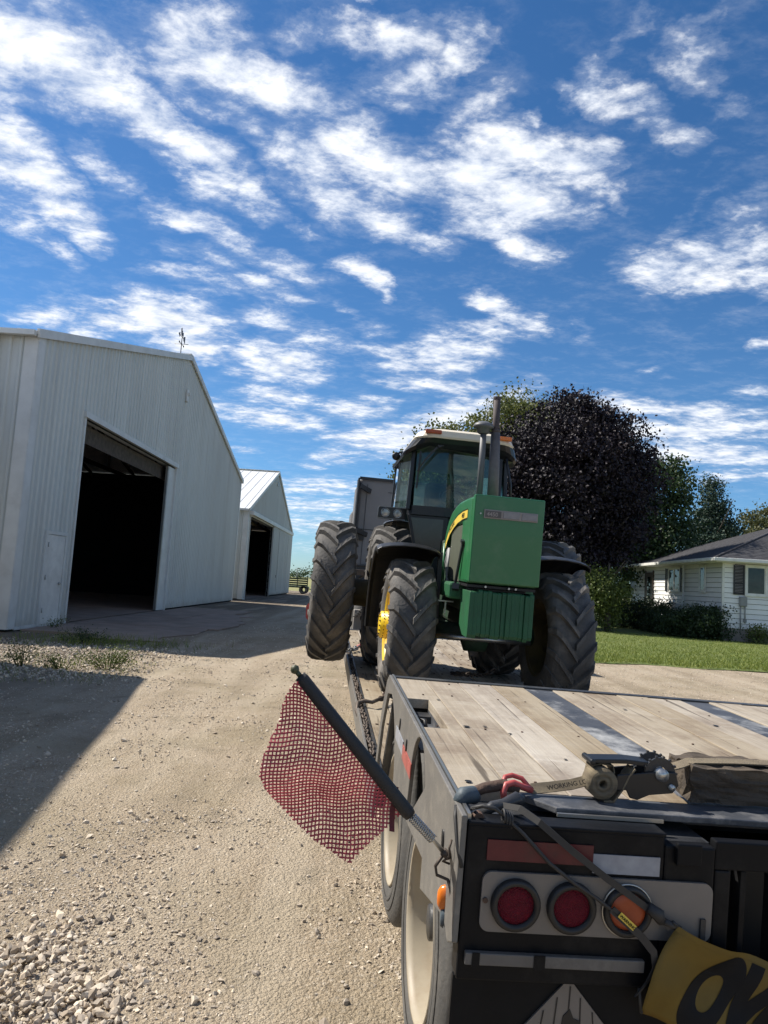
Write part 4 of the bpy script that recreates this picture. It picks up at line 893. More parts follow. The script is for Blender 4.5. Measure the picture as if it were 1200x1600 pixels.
def hub_bolts():
    b = B()
    for k in range(14):
        a = 2*PI*k/14; b.lathe([(-.245,.0005),(-.245,.008),(-.22,.008)],6,0,(0,.095*math.cos(a),.095*math.sin(a)),smooth=False)
    for q in range(3):
        for k in range(22):
            a = 2*PI*(k+.5*q)/22; b.lathe([(0,.0005),(.0,.005),(-.008,.005)],5,0,(-.20+q*.035,.119*math.cos(a),.119*math.sin(a)),smooth=False)
    return b.mesh('hub_bolts',M['rust'])
hbm = hub_bolts(); hubshaded = hubm.copy(); hubshaded.materials[0] = M['rim_shaded']
FY = .30
for x, s in ((-.505,1),(.85,-1)):
    w_ = sub('front_wheel', tc_, (x,FY,RF)); w_.scale = (s,1,1); w_['label'] = 'smaller front wheel with yellow centre'
    link('tyre', ft, w_); link('rim', frim if s > 0 else fshaded, w_); link('hub', hubm if s > 0 else hubshaded, w_); link('hub_bolts', hbm, w_)
for i, (x, s) in enumerate(((-1.163,1),(-.555,1),(.70,-1),(1.30,-1))):
    w_ = sub('rear_wheel', tc_, (x,1.94,RR)); w_.scale = (s,1,1)
    link('tyre', rt, w_); link('rim', rshaded, w_); w_.rotation_euler = (R(7*i),0,0)
for x in (-.86,1.0):
    bb = B(); bb.lathe([(-.29,.15),(.29,.15)],24,0,(x,1.94,RR)); bb.make('dual_spacer_hub', M['rim_shaded'], tc_)
# fenders over the front wheels
def fender(x0, x1, r, a0, a1, lip_out):
    b = B(); n = 22; th = .012; vs = []
    for k in range(n+1):
        a = R(a0+(a1-a0)*k/n); 
        up_ = [(0,-.085),(.0,-.05),(.06,-.028),(.2,-.008),(.4,.004),(.6,.004),(.8,-.008),(.94,-.028),(1,-.05),(1,-.085)]
        for (x, rr) in [(x0+(x1-x0)*q, r+d_) for q, d_ in up_]+[(x0+.012+(x1-x0-.024)*q, r+d_-.012) for q, d_ in reversed(up_)]:
            vs.append((x, rr*math.cos(a), rr*math.sin(a)))
    m_ = 20; fs = []
    for k in range(n):
        for q in range(m_): fs.append((k*m_+q,k*m_+(q+1)%m_,(k+1)*m_+(q+1)%m_,(k+1)*m_+q))
    fs += [tuple(range(m_)), tuple(n*m_+q for q in range(m_-1,-1,-1))]
    b.add(vs, fs, False); return b
for s in (-1,1):
    b = fender(-.86,-.30,.735,106,-8,0); b.v = [((s)*(-v[0])+(.21 if s > 0 else .03),v[1]+FY,v[2]+RF) for v in b.v]; b.make('front_fender', M['fender'], tc_, bev=.004)
    bb = B(); bb.bar((s*-.0-s*-.30,.05,RF+.6) if False else (s*.36+.12,FY+.06,RF+.68),(s*.36+.12,FY+.03,RF+.1),.04,.04); bb.make('fender_bracket', M['dark_steel'], tc_)
# rear fenders and platform
for s in (-1,1):
    b = fender(-.80,-.42,.84,100,60,0); b.v = [(v[0]*(-s)+.14,v[1]+1.94,v[2]+RR) for v in b.v]; b.make('rear_fender', M['fender'], tc_)
    bb = B(); bb.box(*sorted((s*.43,s*.78)),1.15,1.5,.98,1.40); bb.make('step_panel', M['cab_black'], tc_, bev=.02)
# hood
top = [(-.98,1.692),(-.75,1.692),(-.5,1.682),(-.34,1.662),(-.155,1.62),(-.05,1.565),(.013,1.52),(.07,1.45),(.108,1.38),(.115,1.30)]
hp = [(-.98,1.075)]+top+[(.05,1.30),(-.10,1.46),(-.47,1.50),(-.62,1.50),(-.64,1.06),(-.98,1.06)]
hx = .258
bb = B(); prof = [(-.98,1.075)]+top+[(.06,1.30),(.0,1.40),(-.16,1.46),(-.40,1.495),(-.66,1.50),(-.66,1.065),(-.98,1.065)]
bb.prism(prof[1:], 0, -hx, hx); hood = bb.make('hood', M['green'], tc_, bev=.022)
bb = B(); bb.box(-.255,.255,-1.045,-.985,1.078,1.700); bb.make('front_grille_box', M['green'], tc_, bev=.008)
# badge bar with lamp inserts
bb = B(); bb.prism([(-.185,1.535),(.205,1.535),(.205,1.598),(-.185,1.598)],1,-1.056,-1.0455); bd = bb.make('badge_bar', M['badge'], tc_, bev=.003)
for x0,x1,m_ in ((-.176,-.062,'badge_in'),(-.046,.072,'badge_light'),(.088,.196,'badge_light')):
    bb = B(); bb.box(x0,x1,-1.060,-1.0565,1.543,1.590); bb.make('badge_insert', M[m_], bd, bev=.002)
me = textmesh('4450', .040, .0008); me.materials.append(M['badge']); o = link('number_badge', me, bd, (-.166,-1.0612,1.552)); o.rotation_euler = (R(90),0,0)
bb = B(); bb.disc((-.21,-1.052,1.565),.006,.01,1,8); bb.make('grille_bolt', M['chrome'], bd)
# stripe on each hood side
def yz_strip(pts, h, x, side):
    vs = []; 
    for (y, z) in pts: vs += [(x*side,y,z),(x*side,y,z-h)]
    return vs, [(2*i,2*i+1,2*i+3,2*i+2) for i in range(len(pts)-1)]
sp = [(-.84,1.598),(-.66,1.593),(-.47,1.572),(-.30,1.535),(-.16,1.49),(-.06,1.43),(.02,1.36)]
for s in (-1,1):
    bb = B(); bb.add(*yz_strip([(y,z-.0) for y,z in sp],.058,hx+.003,s)); st_ = bb.make('hood_stripe', M['decal_y'], tc_)
    bb = B(); bb.add(*yz_strip([(y,z+.009) for y,z in sp],.007,hx+.004,s)); bb.make('stripe_edge', M['decal_k'], st_)
    bb = B(); bb.add(*yz_strip([(y,z-.060) for y,z in sp],.007,hx+.004,s)); bb.make('stripe_edge', M['decal_k'], st_)
me = textmesh('4450', .052, .0012, .2); me.materials.append(M['decal_k']); o = link('side_number', me, tc_, (-hx-.0045,-.62,1.545)); o.rotation_euler = (R(90),0,R(-90))
me = textmesh('JOHN DEERE', .040, .0006); me.materials.append(M['decal_k']); o = link('stripe_lettering', me, tc_, (-hx-.0045,-.12,1.44)); o.rotation_euler = (R(90-0),R(-18),R(-90))
# side screens, engine, bolster
for s in (-1,1):
    bb = B(); bb.prism([(-.655,1.06),(-.655,1.495),(-.40,1.488),(-.20,1.455),(-.16,1.06)],0,s*.235,s*.25); bb.make('side_screen', M['screen'], tc_, bev=.004)
bb = B(); bb.box(-.21,.21,-.64,.62,.84,1.40); bb.box(-.20,.20,-.1,.2,1.3,1.42); eng = bb.make('engine_block', M['green_dark'], tc_, bev=.02)
bb = B()
for k in range(5): bb.tube([(-.22,-.12+.05*k,.95+.06*k),(-.25,-.10+.045*k,1.1+.05*k),(-.235,-.08+.02*k,1.32)],.011,6)
bb.disc((-.225,-.02,1.18),.05,.05,0,14); bb.disc((-.225,-.10,1.04),.035,.06,0,12); bb.make('fuel_lines', M['meter'], tc_)
bb = B(); bb.tube([(-.262,.03,1.36),(-.262,.0,.92)],.014,8); bb.make('hood_support_tube', M['green'], tc_)
bb = B(); bb.bar((-.268,-.80,1.36),(-.285,-.70,1.03),.016,.02); bb.bar((-.268,-.815,1.355),(-.268,-.77,1.37),.03,.02); bb.bar((-.285,-.74,1.03),(-.27,-.66,1.0),.05,.045); bb.make('latch_rod', M['cab_black'], tc_)
bb = B(); bb.box(-.325,.325,-.70,-.28,.93,1.052); bb.make('front_bolster', M['green_worn'], tc_, bev=.02)
bb = B(); bb.box(-.22,.22,-.86,-.70,.92,1.04); bb.make('weight_bracket', M['cab_black'], tc_, bev=.01)
bb = B(); bb.box(-.25,.25,-.98,-.64,1.04,1.058); bb.make('hood_gap_plate', M['grommet'], tc_)
for x in (-.12,.05,.10):
    bb = B(); bb.disc((x,-.995,1.05),.008,.02,1,8); bb.make('bracket_bolt', M['chrome'], tc_)
bb = B(); bb.bar((-.30,-.45,.90),(-.30,-.45,.80),.012,.012); bb.bar((-.36,-.45,.895),(-.24,-.45,.895),.02,.01); bb.make('steering_fitting', M['chrome'], tc_)
bb = B(); bb.box(-.14,.14,-.60,.8,.68,.84); bb.box(-.12,.12,.4,1.6,.50,.68); bb.make('chassis', M['green_dark'], tc_, bev=.03)
bb = B(); bb.tube([(-.36,FY,RF),(.64,FY,RF)],.075,12); bb.lathe([(-.12,.06),(-.09,.13),(.09,.13),(.12,.06)],18,0,(.12,FY,RF-.04)); bb.make('front_axle', M['green_dark'], tc_)
bb = B(); bb.tube([(-1.2,1.94,RR),(1.35,1.94,RR)],.07,12); bb.box(-.22,.50,1.5,2.3,.55,1.05); bb.make('rear_axle', M['green_dark'], tc_)
bb = B(); bb.tube([(-.30,.14,RF-.04),(.58,.14,RF-.04)],.022,8); bb.make('tie_rod', M['chrome'], tc_)
# suitcase weights, one part each
wm = None
for k in range(14):
    x = -.236+k*.0335
    if wm is None:
        b = B(); b.prism([(-1.02,.995),(-1.03,.985),(-1.035,.69),(-1.02,.665),(-.86,.665),(-.72,.73),(-.70,.99)],0,0,.0330); wm = b.mesh('front_weight',M['green_worn'])
    o = link('front_weight', wm, tc_, (x,random.uniform(-.006,.006),.025+random.uniform(-.006,.004)), bev=.0035); o.rotation_euler = (random.uniform(-.004,.004),R(random.uniform(-.2,.2)),0)
# stacks
bb = B(); bb.tube([(.03,-.36,1.66),(.02,-.36,1.95),(.008,-.36,2.28)],[.046,.044,.037],18); bb.make('exhaust_muffler', M['stack'], tc_)
bb = B(); bb.tube([(.008,-.36,2.28),(.007,-.36,2.30),(.006,-.36,2.31),(.005,-.36,2.34),(-.003,-.36,2.57)],[.036,.036,.029,.029,.028],16); bb.make('exhaust_pipe', M['stack_rust'], tc_)
bb = B(); bb.lathe([(-.008,.034),(.008,.034)],16,2,(.005,-.36,2.325)); bb.lathe([(-.02,.032),(.0,.032)],16,2,(-.003,-.36,2.575)); bb.make('pipe_clamp', M['stack_rust'], tc_)
bb = B(); bb.tube([(-.075,-.32,1.66),(-.082,-.34,2.0),(-.092,-.36,2.28)],[.026,.026,.025],16); bb.make('air_intake_pipe', M['intake'], tc_)
bb = B(); bb.lathe([(2.26,.034),(2.27,.05),(2.305,.055),(2.31,.082),(2.325,.085),(2.345,.07),(2.36,.035),(2.364,.0005)],24,2,(-.095,-.36,0)); bb.make('intake_cap', M['intake'], tc_)
bb = B(); bb.lathe([(1.68,.03),(1.71,.03),(1.72,.022),(1.725,.0005)],14,2,(.11,-.40,0)); bb.make('radiator_cap', M['meter'], tc_)
# cab
yF, yR = .62, 1.98
bb = B()
zb, zt_ = 1.70, 2.33
Pf = [(-.535,yF+.10),(-.50,yF+.02),(-.20,yF-.03),(.10,yF-.03),(.34,yF+.02),(.39,yF+.10)]
for (x,y,z) in ((-.54,yF+.06,1.66),(.39,yF+.06,1.66),(-.60,1.30,1.30),(.43,1.30,1.30),(-.58,yR,1.30),(.42,yR,1.30)):
    bb = B(); bb.bar((x,y,z),(x*.96,y+(.06 if y < 1 else 0),2.30),.036,.045,(0,1,0)); bb.make('cab_post', M['cab_black'], tc_, bev=.006)
def band(pts, z0, z1, th, name, m, parent=tc_, zs=None, lean=0):
    b = B(); vs = []
    for (x,y) in pts: vs += [(x,y,z0),(x,y+lean,z1),(x,y+th+lean,z1),(x,y+th,z0)]
    fs = []
    for i in range(len(pts)-1):
        for q in range(4): fs.append((i*4+q,i*4+(q+1)%4,(i+1)*4+(q+1)%4,(i+1)*4+q))
    n_ = len(pts)-1; fs += [(0,1,2,3),(n_*4+3,n_*4+2,n_*4+1,n_*4)]
    b.add(vs,fs); return b.make(name,m,parent)
band(Pf,1.62,1.705,.05,'cowl_rail',M['cab_black'])
band([(x*.985,y+.01) for x,y in Pf],1.704,2.30,.008,'windshield',M['cab_glass'],lean=.05)
bb = B(); bb.bar((.30,yF-.02,1.70),(.30,yF+.03,2.30),.05,.03,(0,1,0)); bb.make('windshield_divider', M['cab_black'], tc_)
# lower cab panel with glass at left
bb = B(); bb.add([(-.535,yF+.06,1.62),(-.16,yF-.02,1.62),(-.16,yF-.02,.95),(-.36,yF+.03,.95),(-.535,yF+.10,1.62),(-.16,yF+.03,1.62),(-.16,yF+.03,.95),(-.36,yF+.08,.95)],[(0,3,2,1),(4,5,6,7),(0,1,5,4),(1,2,6,5),(2,3,7,6),(3,0,4,7)]); bb.make('lower_window_frame', M['cab_black'], tc_, bev=.006)
bb = B(); bb.add([(-.50,yF+.045,1.59),(-.20,yF-.022,1.59),(-.20,yF-.022,1.02),(-.36,yF+.015,1.02)],[(0,3,2,1)]); bb.make('lower_window', mat('dusty_dark_glass',(.012,.02,.023),.12,c2=(.022,.032,.035),scale=5,dirt=(.06,.07,.066),dirt_amt=.4,dirt_scale=14,spec=.6), tc_)
bb = B(); bb.box(-.17,.42,yF-.01,yF+.25,.90,1.62); bb.make('firewall', M['cab_black'], tc_, bev=.02)
bb = B(); bb.box(-.52,.44,yF+.25,yR,1.18,1.30); bb.box(-.50,.42,yR-.03,yR,1.3,1.75); bb.make('cab_floor', M['cab_int'], tc_)
# side windows and doors
bb = B(); bb.add([(-.55,yF+.14,1.70),(-.615,1.28,1.70),(-.585,1.28,2.28),(-.53,yF+.20,2.28)],[(0,1,2,3)]); bb.make('side_window', M['cab_glass'], tc_)
bb = B(); bb.add([(-.615,1.32,1.34),(-.59,yR-.02,1.34),(-.565,yR-.02,2.28),(-.585,1.32,2.28)],[(0,1,2,3)]); bb.make('side_window', M['cab_glass'], tc_)
bb = B(); bb.add([(.40,yF+.14,1.70),(.445,1.28,1.70),(.425,1.28,2.28),(.39,yF+.20,2.28)],[(0,1,2,3)]); bb.make('side_window', M['cab_glass'], tc_)
bb = B(); bb.add([(.445,1.32,1.34),(.43,yR-.02,1.34),(.405,yR-.02,2.28),(.425,1.32,2.28)],[(0,1,2,3)]); bb.make('side_window', M['cab_glass'], tc_)
bb = B(); bb.add([(-.55,yR,1.7),(.40,yR,1.7),(.38,yR,2.28),(-.53,yR,2.28)],[(0,1,2,3)]); bb.make('rear_window', M['cab_glass'], tc_)
# roof: tan shell over black visor
def slab_loft(secs, name, m, bev=0):
    b = B(); n_ = len(secs[0]); vs = [p for s_ in secs for p in s_]; fs = []
    for i in range(len(secs)-1):
        for q in range(n_): fs.append((i*n_+q,i*n_+(q+1)%n_,(i+1)*n_+(q+1)%n_,(i+1)*n_+q))
    fs += [tuple(range(n_)), tuple((len(secs)-1)*n_+q for q in range(n_-1,-1,-1))]
    b.add(vs,fs); return b.make(name,m,tc_,bev=bev)
def oval(x0,x1,y0,y1,z,r=.12,n=5,dz=0):
    p = []
    for cx,cy,a in ((x1-r,y1-r,0),(x0+r,y1-r,90),(x0+r,y0+r,180),(x1-r,y0+r,270)):
        for k in range(n+1): 
            X_ = cx+r*math.cos(R(a+90*k/n)); Y_ = cy+r*math.sin(R(a+90*k/n)); c_ = (X_-(x0+x1)/2)/((x1-x0)/2)
            p.append((X_, Y_, z-dz*abs(c_)**4))
    return p
slab_loft([oval(-.61,.47,yF-.06,yR+.12,2.28,.22,5,.10), oval(-.62,.48,yF-.09,yR+.14,2.31,.22,5,.10), oval(-.56,.44,yF-.12,yR+.1,2.352,.2,5,.04), oval(-.5,.42,yF-.08,yR,2.355,.18)], 'roof_visor', M['cab_black'])
slab_loft([oval(-.53,.41,yF-.125,yR+.08,2.345,.16,5,.02), oval(-.54,.42,yF-.13,yR+.09,2.362,.16,5,.02), oval(-.51,.39,yF-.115,yR+.06,2.415,.15,5,.02), oval(-.38,.30,yF-.02,yR-.1,2.445,.12)], 'cab_roof', M['roof_tan'])
for x0,x1 in ((-.455,-.305),(.235,.36)):
    bb = B(); bb.box(x0,x1,yF-.145,yF-.10,2.375,2.412); bb.make('roof_marker_lamp', M['orange'] if x0 > 0 else M['amber_dim'], tc_, bev=.008)
bb = B(); bb.bar((-.24,yF-.06,2.31),(-.32,yF-.06,2.27),.03,.03); bb.bar((-.32,yF-.05,2.27),(-.43,yF-.05,2.13),.018,.018,(0,1,0)); bb.bar((-.43,yF-.05,2.13),(-.49,yF-.03,2.02),.012,.012,(0,1,0)); bb.bar((-.47,yF-.01,2.22),(-.485,yF-.02,1.86),.014,.01,(0,1,0)); bb.make('wiper', M['cab_black'], tc_)
bb = B(); bb.lathe([(-.05,.0005),(-.05,.035),(-.02,.042),(.04,.03),(.045,.0005)],14,1,(-.67,.95,2.19)); bb.bar((-.63,.95,2.24),(-.67,.95,2.20),.02,.02); bb.make('cab_work_lamp', M['cab_black'], tc_)
# steering wheel, seat
bb = B(); C_ = Vector((-.07,yF+.32,1.83)); n_ = Vector((0,-.75,.66)); ax = Vector((1,0,0)); ay = n_.cross(ax)
bb.tube([C_+(ax*math.cos(2*PI*k/24)+ay*math.sin(2*PI*k/24))*.125 for k in range(24)],.012,8,closed=True)
for a in (90,210,330): bb.tube([C_,C_+(ax*math.cos(R(a))+ay*math.sin(R(a)))*.125],.008,6)
bb.tube([C_,C_-n_*.25],.02,8); bb.make('steering_wheel', M['cab_black'], tc_)
bb = B(); bb.box(-.25,.15,1.30,1.75,1.45,1.58); bb.box(-.25,.15,1.68,1.80,1.55,2.05); bb.make('seat', M['cab_int'], tc_, bev=.05)
bb = B(); bb.box(-.15,.05,yF+.05,yF+.2,1.62,1.76); bb.make('dashboard', M['cab_int'], tc_, bev=.02)
bb = B(); bb.bar((-.02,1.5,2.2),(.1,1.5,1.5),.02,.12,(0,1,0)); bb.make('door_frame_inner', M['cab_black'], tc_)
# light cluster on the left fender, grab handle at right
for s in (-1,1):
    lc = sub('light_cluster', tc_, (s*.665 if s < 0 else .60,.88,1.625))
    bb = B(); bb.prism(rrect(-.135,.135,-.06,.06,.025),1,0,.10); bb.make('housing', M['cab_black'], lc, bev=.004)
    bb = B(); [bb.box(-.13,.13,-.008,-.001,z-.003,z+.003) for z in (-.056,.056)]; bb.make('housing_edge', M['meter'], lc)
    for q in (-.065,.055):
        bb = B(); bb.lathe([(-.004,.046),(-.012,.046),(-.012,.038),(.0,.034)],20,1,(q,0,0)); bb.lathe([(-.003,.0005),(-.002,.034)],20,1,(q,0,0)); bb.make('lamp', M['lamp_lens'], lc)
bb = B(); bb.tube([(.34,yF-.06,2.22),(.40,yF-.06,1.98),(.42,yF-.06,1.72)],.012,8); bb.make('grab_rail', M['cab_black'], tc_)
bb = B(); bb.tube([(.30,yF+.9,2.42),(.33,yF+.9,3.0)],.003,5); bb.make('radio_aerial', M['meter'], tc_)

# body of the tractor scaled about the camera, pushing it back over the axles
BS = 1.08
for o in list(tc_.children):
    n0 = o.name.split('.')[0]
    if n0 in ('front_wheel','rear_wheel','dual_spacer_hub','front_fender','fender_bracket','rear_fender','front_axle','rear_axle','tie_rod'): continue
    o.location = (o.location.x*BS+.102, o.location.y*BS+.48, o.location.z*BS-.096); o.scale = tuple(v*BS for v in o.scale)

# ------------------------------------------------------------------ semi truck ahead of the trailer
sm = thing('semi_truck', 'dark grey semi truck with tall sleeper cab hitched ahead of the tractor load', 'truck', mw=TMo(1.25,14.0,0))
z0s = LOW+.98
bb = B(); bb.box(-1.0,1.02,0,2.6,z0s-.05,LOW+2.86); bb.make('sleeper_rear_wall', M['semi_grey'], sm, bev=.06)
bb = B(); bb.box(-1.03,1.05,2.62,4.2,z0s-.3,LOW+2.3); bb.make('cab', M['semi_grey'], sm, bev=.08)
for s in (-1,1):
    bb = B(); x = -1.04 if s < 0 else 1.03; bb.box(x,x+.035,-.35,.3,z0s-.05,LOW+2.84); bb.make('side_fairing', M['semi_dark'], sm)
    for z in (LOW+2.62,LOW+1.66):
        bb = B(); xx = -1.0 if s < 0 else 1.0; bb.bar((xx,-.30,z+.06),(xx-s*.26,-.02,z-.03),.04,.10); bb.make('fairing_bracket', M['semi_dark'], sm)
bb = B(); bb.box(-.82,-.81,-.012,-.002,z0s,LOW+2.75); bb.box(-.98,1.0,-.012,-.002,LOW+1.74,LOW+1.755); bb.box(-.35,.35,-.012,-.002,LOW+2.6,LOW+2.61); bb.make('panel_seam', M['semi_dark'], sm)
bb = B(); bb.box(-1.0,1.02,-.05,.0,LOW+2.84,LOW+2.90); bb.make('roof_edge', M['semi_dark'], sm)
bb = B(); bb.box(-.95,-.80,-.08,0,LOW+1.50,LOW+1.70); bb.make('door_latch', M['semi_dark'], sm)
bb = B(); bb.box(-.45,-.3,-3.4,4.8,.65,.95); bb.box(.3,.45,-3.4,4.8,.65,.95); bb.box(-.9,.9,-.2,.3,.55,z0s-.06); bb.make('chassis_rail', M['semi_dark'], sm)
bb = B(); bb.box(-1.02,1.04,3.9,5.4,.6,1.9); bb.make('engine_hood', M['semi_grey'], sm, bev=.1)
for y in (-2.6,-1.4,4.6):
    for s in (-1,1):
        bb = B(); bb.lathe([(-.13,.25),(-.14,.40),(-.11,.48),(.11,.48),(.14,.40),(.13,.25)],32,0,(s*.88,y,.48),closed=True); bb.make('wheel', M['trailer_tyre'], sm)

# ------------------------------------------------------------------ chains and tie downs
def chain(path, L_=.062, r=.0068, wd=.017):
    """links strung along a polyline (world-unit local coords)"""
    pts = [Vector(p) for p in path]; b = B(); pos = 0; k = 0
    seg = [(pts[i+1]-pts[i]).length for i in range(len(pts)-1)]; tot = sum(seg)
    def at(s_):
        for i, l in enumerate(seg):
            if s_ <= l or i == len(seg)-1: return pts[i].lerp(pts[i+1], min(max(s_/l,0),1)), (pts[i+1]-pts[i]).normalized()
            s_ -= l
    while pos < tot:
        c, d = at(pos); up = Vector((0,0,1)); x = d.cross(up)
        if x.length < .1: x = Vector((1,0,0))
        x.normalize(); y = d.cross(x); a = (k%2)*PI/2+.6+random.uniform(-.25,.25); sd = x*math.cos(a)+y*math.sin(a)
        ring = []
        for q in range(12):
            t = 2*PI*q/12; ring.append(c+d*(math.cos(t)*L_*.5)+sd*(math.sin(t)*wd))
        b.tube(ring, r, 6, closed=True); pos += L_*.72; k += 1
    return b
cz = LOW+.012
def put_chain(label, path, mt='rust_grey', grp=None, **k):
    o = chain(path, **k).make('tie_down_chain', M[mt]); o.matrix_world = TM; return tag(o, label, 'chain', grp)
put_chain('rusty chain stretched across the deck between the front tyres under the tractor', [(.94,5.0,cz+.16),(1.12,5.2,cz+.13),(1.30,5.4,cz+.10),(1.45,5.5,cz+.15)], L_=.075, r=.009, wd=.022)
put_chain('rusty chain lying on the wooden deck in front of the left front tyre', [(.58,2.9,cz+.36),(.66,3.3,cz+.16),(.80,3.9,cz+.08),(.92,4.1,cz+.20)], L_=.075, r=.009, wd=.022)
put_chain('chain end curled beside the foot of the right front tyre', [(1.45,2.3,TOP-.32),(1.58,2.2,TOP-.36),(1.66,2.15,TOP-.30),(1.70,2.12,TOP-.34),(1.66,2.1,TOP-.4)], L_=.06, r=.008, wd=.02)
put_chain('chain lying slack inside the left side rail of the lower deck', [(.040+.012*math.sin(k*1.9),2.7+.22*k,LOW-.0+.01*math.sin(k*2.7)) for k in range(22)], L_=.07, r=.008, wd=.017)
cb_ = thing('chain_hook', 'steel grab hook with short chain binder over the left edge of the lower deck', 'hook', mw=TMo(0,0,0))
bb = B(); bb.tube([(.02,3.85,LOW-.06),(.0,3.95,LOW-.01),(.01,4.03,LOW+.035),(.06,4.06,LOW+.05),(.12,4.02,LOW+.05),(.22,4.15,LOW+.07)],[.012,.016,.018,.018,.015,.014],8); bb.make('hook', M['rust_grey'], cb_)
chain([(.20,4.14,LOW+.06),(.36,4.5,LOW+.12),(.5,4.9,LOW+.16)], L_=.07, r=.008, wd=.018).make('short_chain', M['rust'], cb_)
rs = thing('red_ratchet_binder', 'red handled load binder with chain lying on the deck by the left rear tyres', 'binder', mw=TMo(0,0,LOW))
bb = B(); bb.tube([(.16,7.3,.05),(.40,7.7,.13)],.022,8); bb.make('handle', M['hook_red'], rs)
chain([(.02,7.0,.03),(.10,7.1,.04),(.17,7.3,.05)], L_=.08, r=.01, wd=.025).make('binder_chain', M['meter'], rs)
# small red flag by the rear tyre
rf_ = thing('small_red_flag', 'small red flag hanging at the far left edge of the trailer behind the dual tyre', 'flag', mw=TMo(-.47,9.4,LOW))
bb = B(); bb.tube([(0,0,-.2),(0,0,.45)],.012,6); bb.make('staff', M['dark_steel'], rf_)
bb = B(); bb.add([(.0+.02*math.sin(k),-.01*k,.42) for k in range(0)],[]) 
bb.add([(0,0,.40),(-.05,-.01,.39),(-.08,.01,.36),(-.10,0,.33),(0,0,.12),(-.04,-.015,.11),(-.07,.01,.13),(-.09,0,.16),(0,.006,.40),(-.05,-.004,.39),(-.08,.016,.36),(-.10,.006,.33),(0,.006,.12),(-.04,-.009,.11),(-.07,.016,.13),(-.09,.006,.16)],[(0,4,5,1),(1,5,6,2),(2,6,7,3),(8,9,13,12),(9,10,14,13),(10,11,15,14)]); bb.make('cloth', M['hook_red'], rf_)

# ------------------------------------------------------------------ things on the rear sill
ZT = 1.085
blk = B(); n_ = 90; ring_n = 36; vs = []
rnd_ = random.Random(5)
for i in range(n_):
    x = .625+1.25*i/(n_-1)+ (0 if i else 0)
    for k in range(ring_n):
        a = 2*PI*(k+.5)/ring_n; c_, s_ = math.cos(a), math.sin(a); q = max(abs(c_),abs(s_)); yy = .200+.062*c_/q; zz = ZT+.047+.044*s_/q
        d_ = .005*mnoise.noise(Vector((x*9,yy*40,zz*40)))+(.009*mnoise.noise(Vector((x*25,yy*90,zz*120))))
        if i == 0: x_ = x+.02*mnoise.noise(Vector((3,yy*40,zz*40)))
        else: x_ = x
        vs.append((x_, yy+d_*c_/q*1.2, zz+(d_*1.1 if s_ > 0 else 0)*s_/q))
fs = [(i*ring_n+k,i*ring_n+(k+1)%ring_n,(i+1)*ring_n+(k+1)%ring_n,(i+1)*ring_n+k) for i in range(n_-1) for k in range(ring_n)]+[tuple(range(ring_n-1,-1,-1)),tuple((n_-1)*ring_n+k for k in range(ring_n))]
blk.add(vs, fs); o = blk.make('timber_block', M['old_wood']); o.matrix_world = TM; tag(o, 'cracked weathered dark timber block lying on the rear sill of the trailer', 'timber')
# ratchet strap
rt_ = thing('ratchet_strap', 'khaki webbing strap with black ratchet buckle stretched along the rear sill', 'strap', mw=TM)
def ribbon(path, w, th, wdir=(0,1,0)):
    b = B(); pts = [Vector(p) for p in path]; vs = []; wd = Vector(wdir)*w/2
    for i, p in enumerate(pts):
        d = (pts[min(i+1,len(pts)-1)]-pts[max(i-1,0)]).normalized(); nn = d.cross(Vector(wdir)).normalized()*th/2
        w3 = wd; vs += [p-w3-nn, p+w3-nn, p+w3+nn, p-w3+nn]
    fs = [(i*4+q,i*4+(q+1)%4,(i+1)*4+(q+1)%4,(i+1)*4+q) for i in range(len(pts)-1) for q in range(4)]+[(0,1,2,3),tuple((len(pts)-1)*4+q for q in (3,2,1,0))]
    b.add(vs, fs); return b
ribbon([(.205,.13,ZT+.012),(.25,.135,ZT+.017),(.31,.14,ZT+.026),(.375,.145,ZT+.045)],.028,.003,(0,.75,.66)).make('webbing', M['webbing'], rt_)
ribbon([(.375,.145,ZT+.040),(.40,.148,ZT+.05),(.415,.15,ZT+.066),(.41,.15,ZT+.082),(.38,.15,ZT+.086),(.36,.15,ZT+.08),(.355,.15,ZT+.05),(.362,.15,ZT+.02),(.385,.15,ZT+.002)],.045,.004).make('webbing_wrap', M['webbing'], rt_)
ribbon([(.385,.13,ZT+.0),(.41,.13,ZT+.0),(.43,.13,ZT+.03),(.445,.13,ZT+.065),(.46,.13,ZT+.083)],.045,.004).make('webbing_roll', M['webbing'], rt_)
wr = B(); wr.lathe([(-.024,.010),(-.024,.016),(-.022,.017),(-.022,.022),(-.0245,.023),(-.0245,.030),(-.022,.031),(-.022,.038),(.022,.038),(.022,.010)],24,1,(.378,.128,ZT+.042),closed=True); o = wr.make('webbing_coil', M['webbing'], rt_)
me = textmesh('WORKING LOAD', .016, .0002); me.materials.append(M['decal_k']); o = link('strap_lettering', me, rt_, (.245,.1225,ZT+.0135)); o.rotation_euler = (R(52),R(-13),0)
bb = B(); bb.prism([(.405,ZT+.028),(.415,ZT+.066),(.50,ZT+.078),(.565,ZT+.082),(.575,ZT+.05),(.56,ZT+.03),(.50,ZT+.022),(.47,ZT+.008),(.45,ZT+.012),(.44,ZT+.03)],1,.108,.114); bb.prism([(.405,ZT+.028),(.415,ZT+.066),(.50,ZT+.078),(.565,ZT+.082),(.575,ZT+.05),(.56,ZT+.03),(.50,ZT+.022),(.44,ZT+.03)],1,.172,.178); bb.make('ratchet_frame', M['cab_black'], rt_, bev=.002)
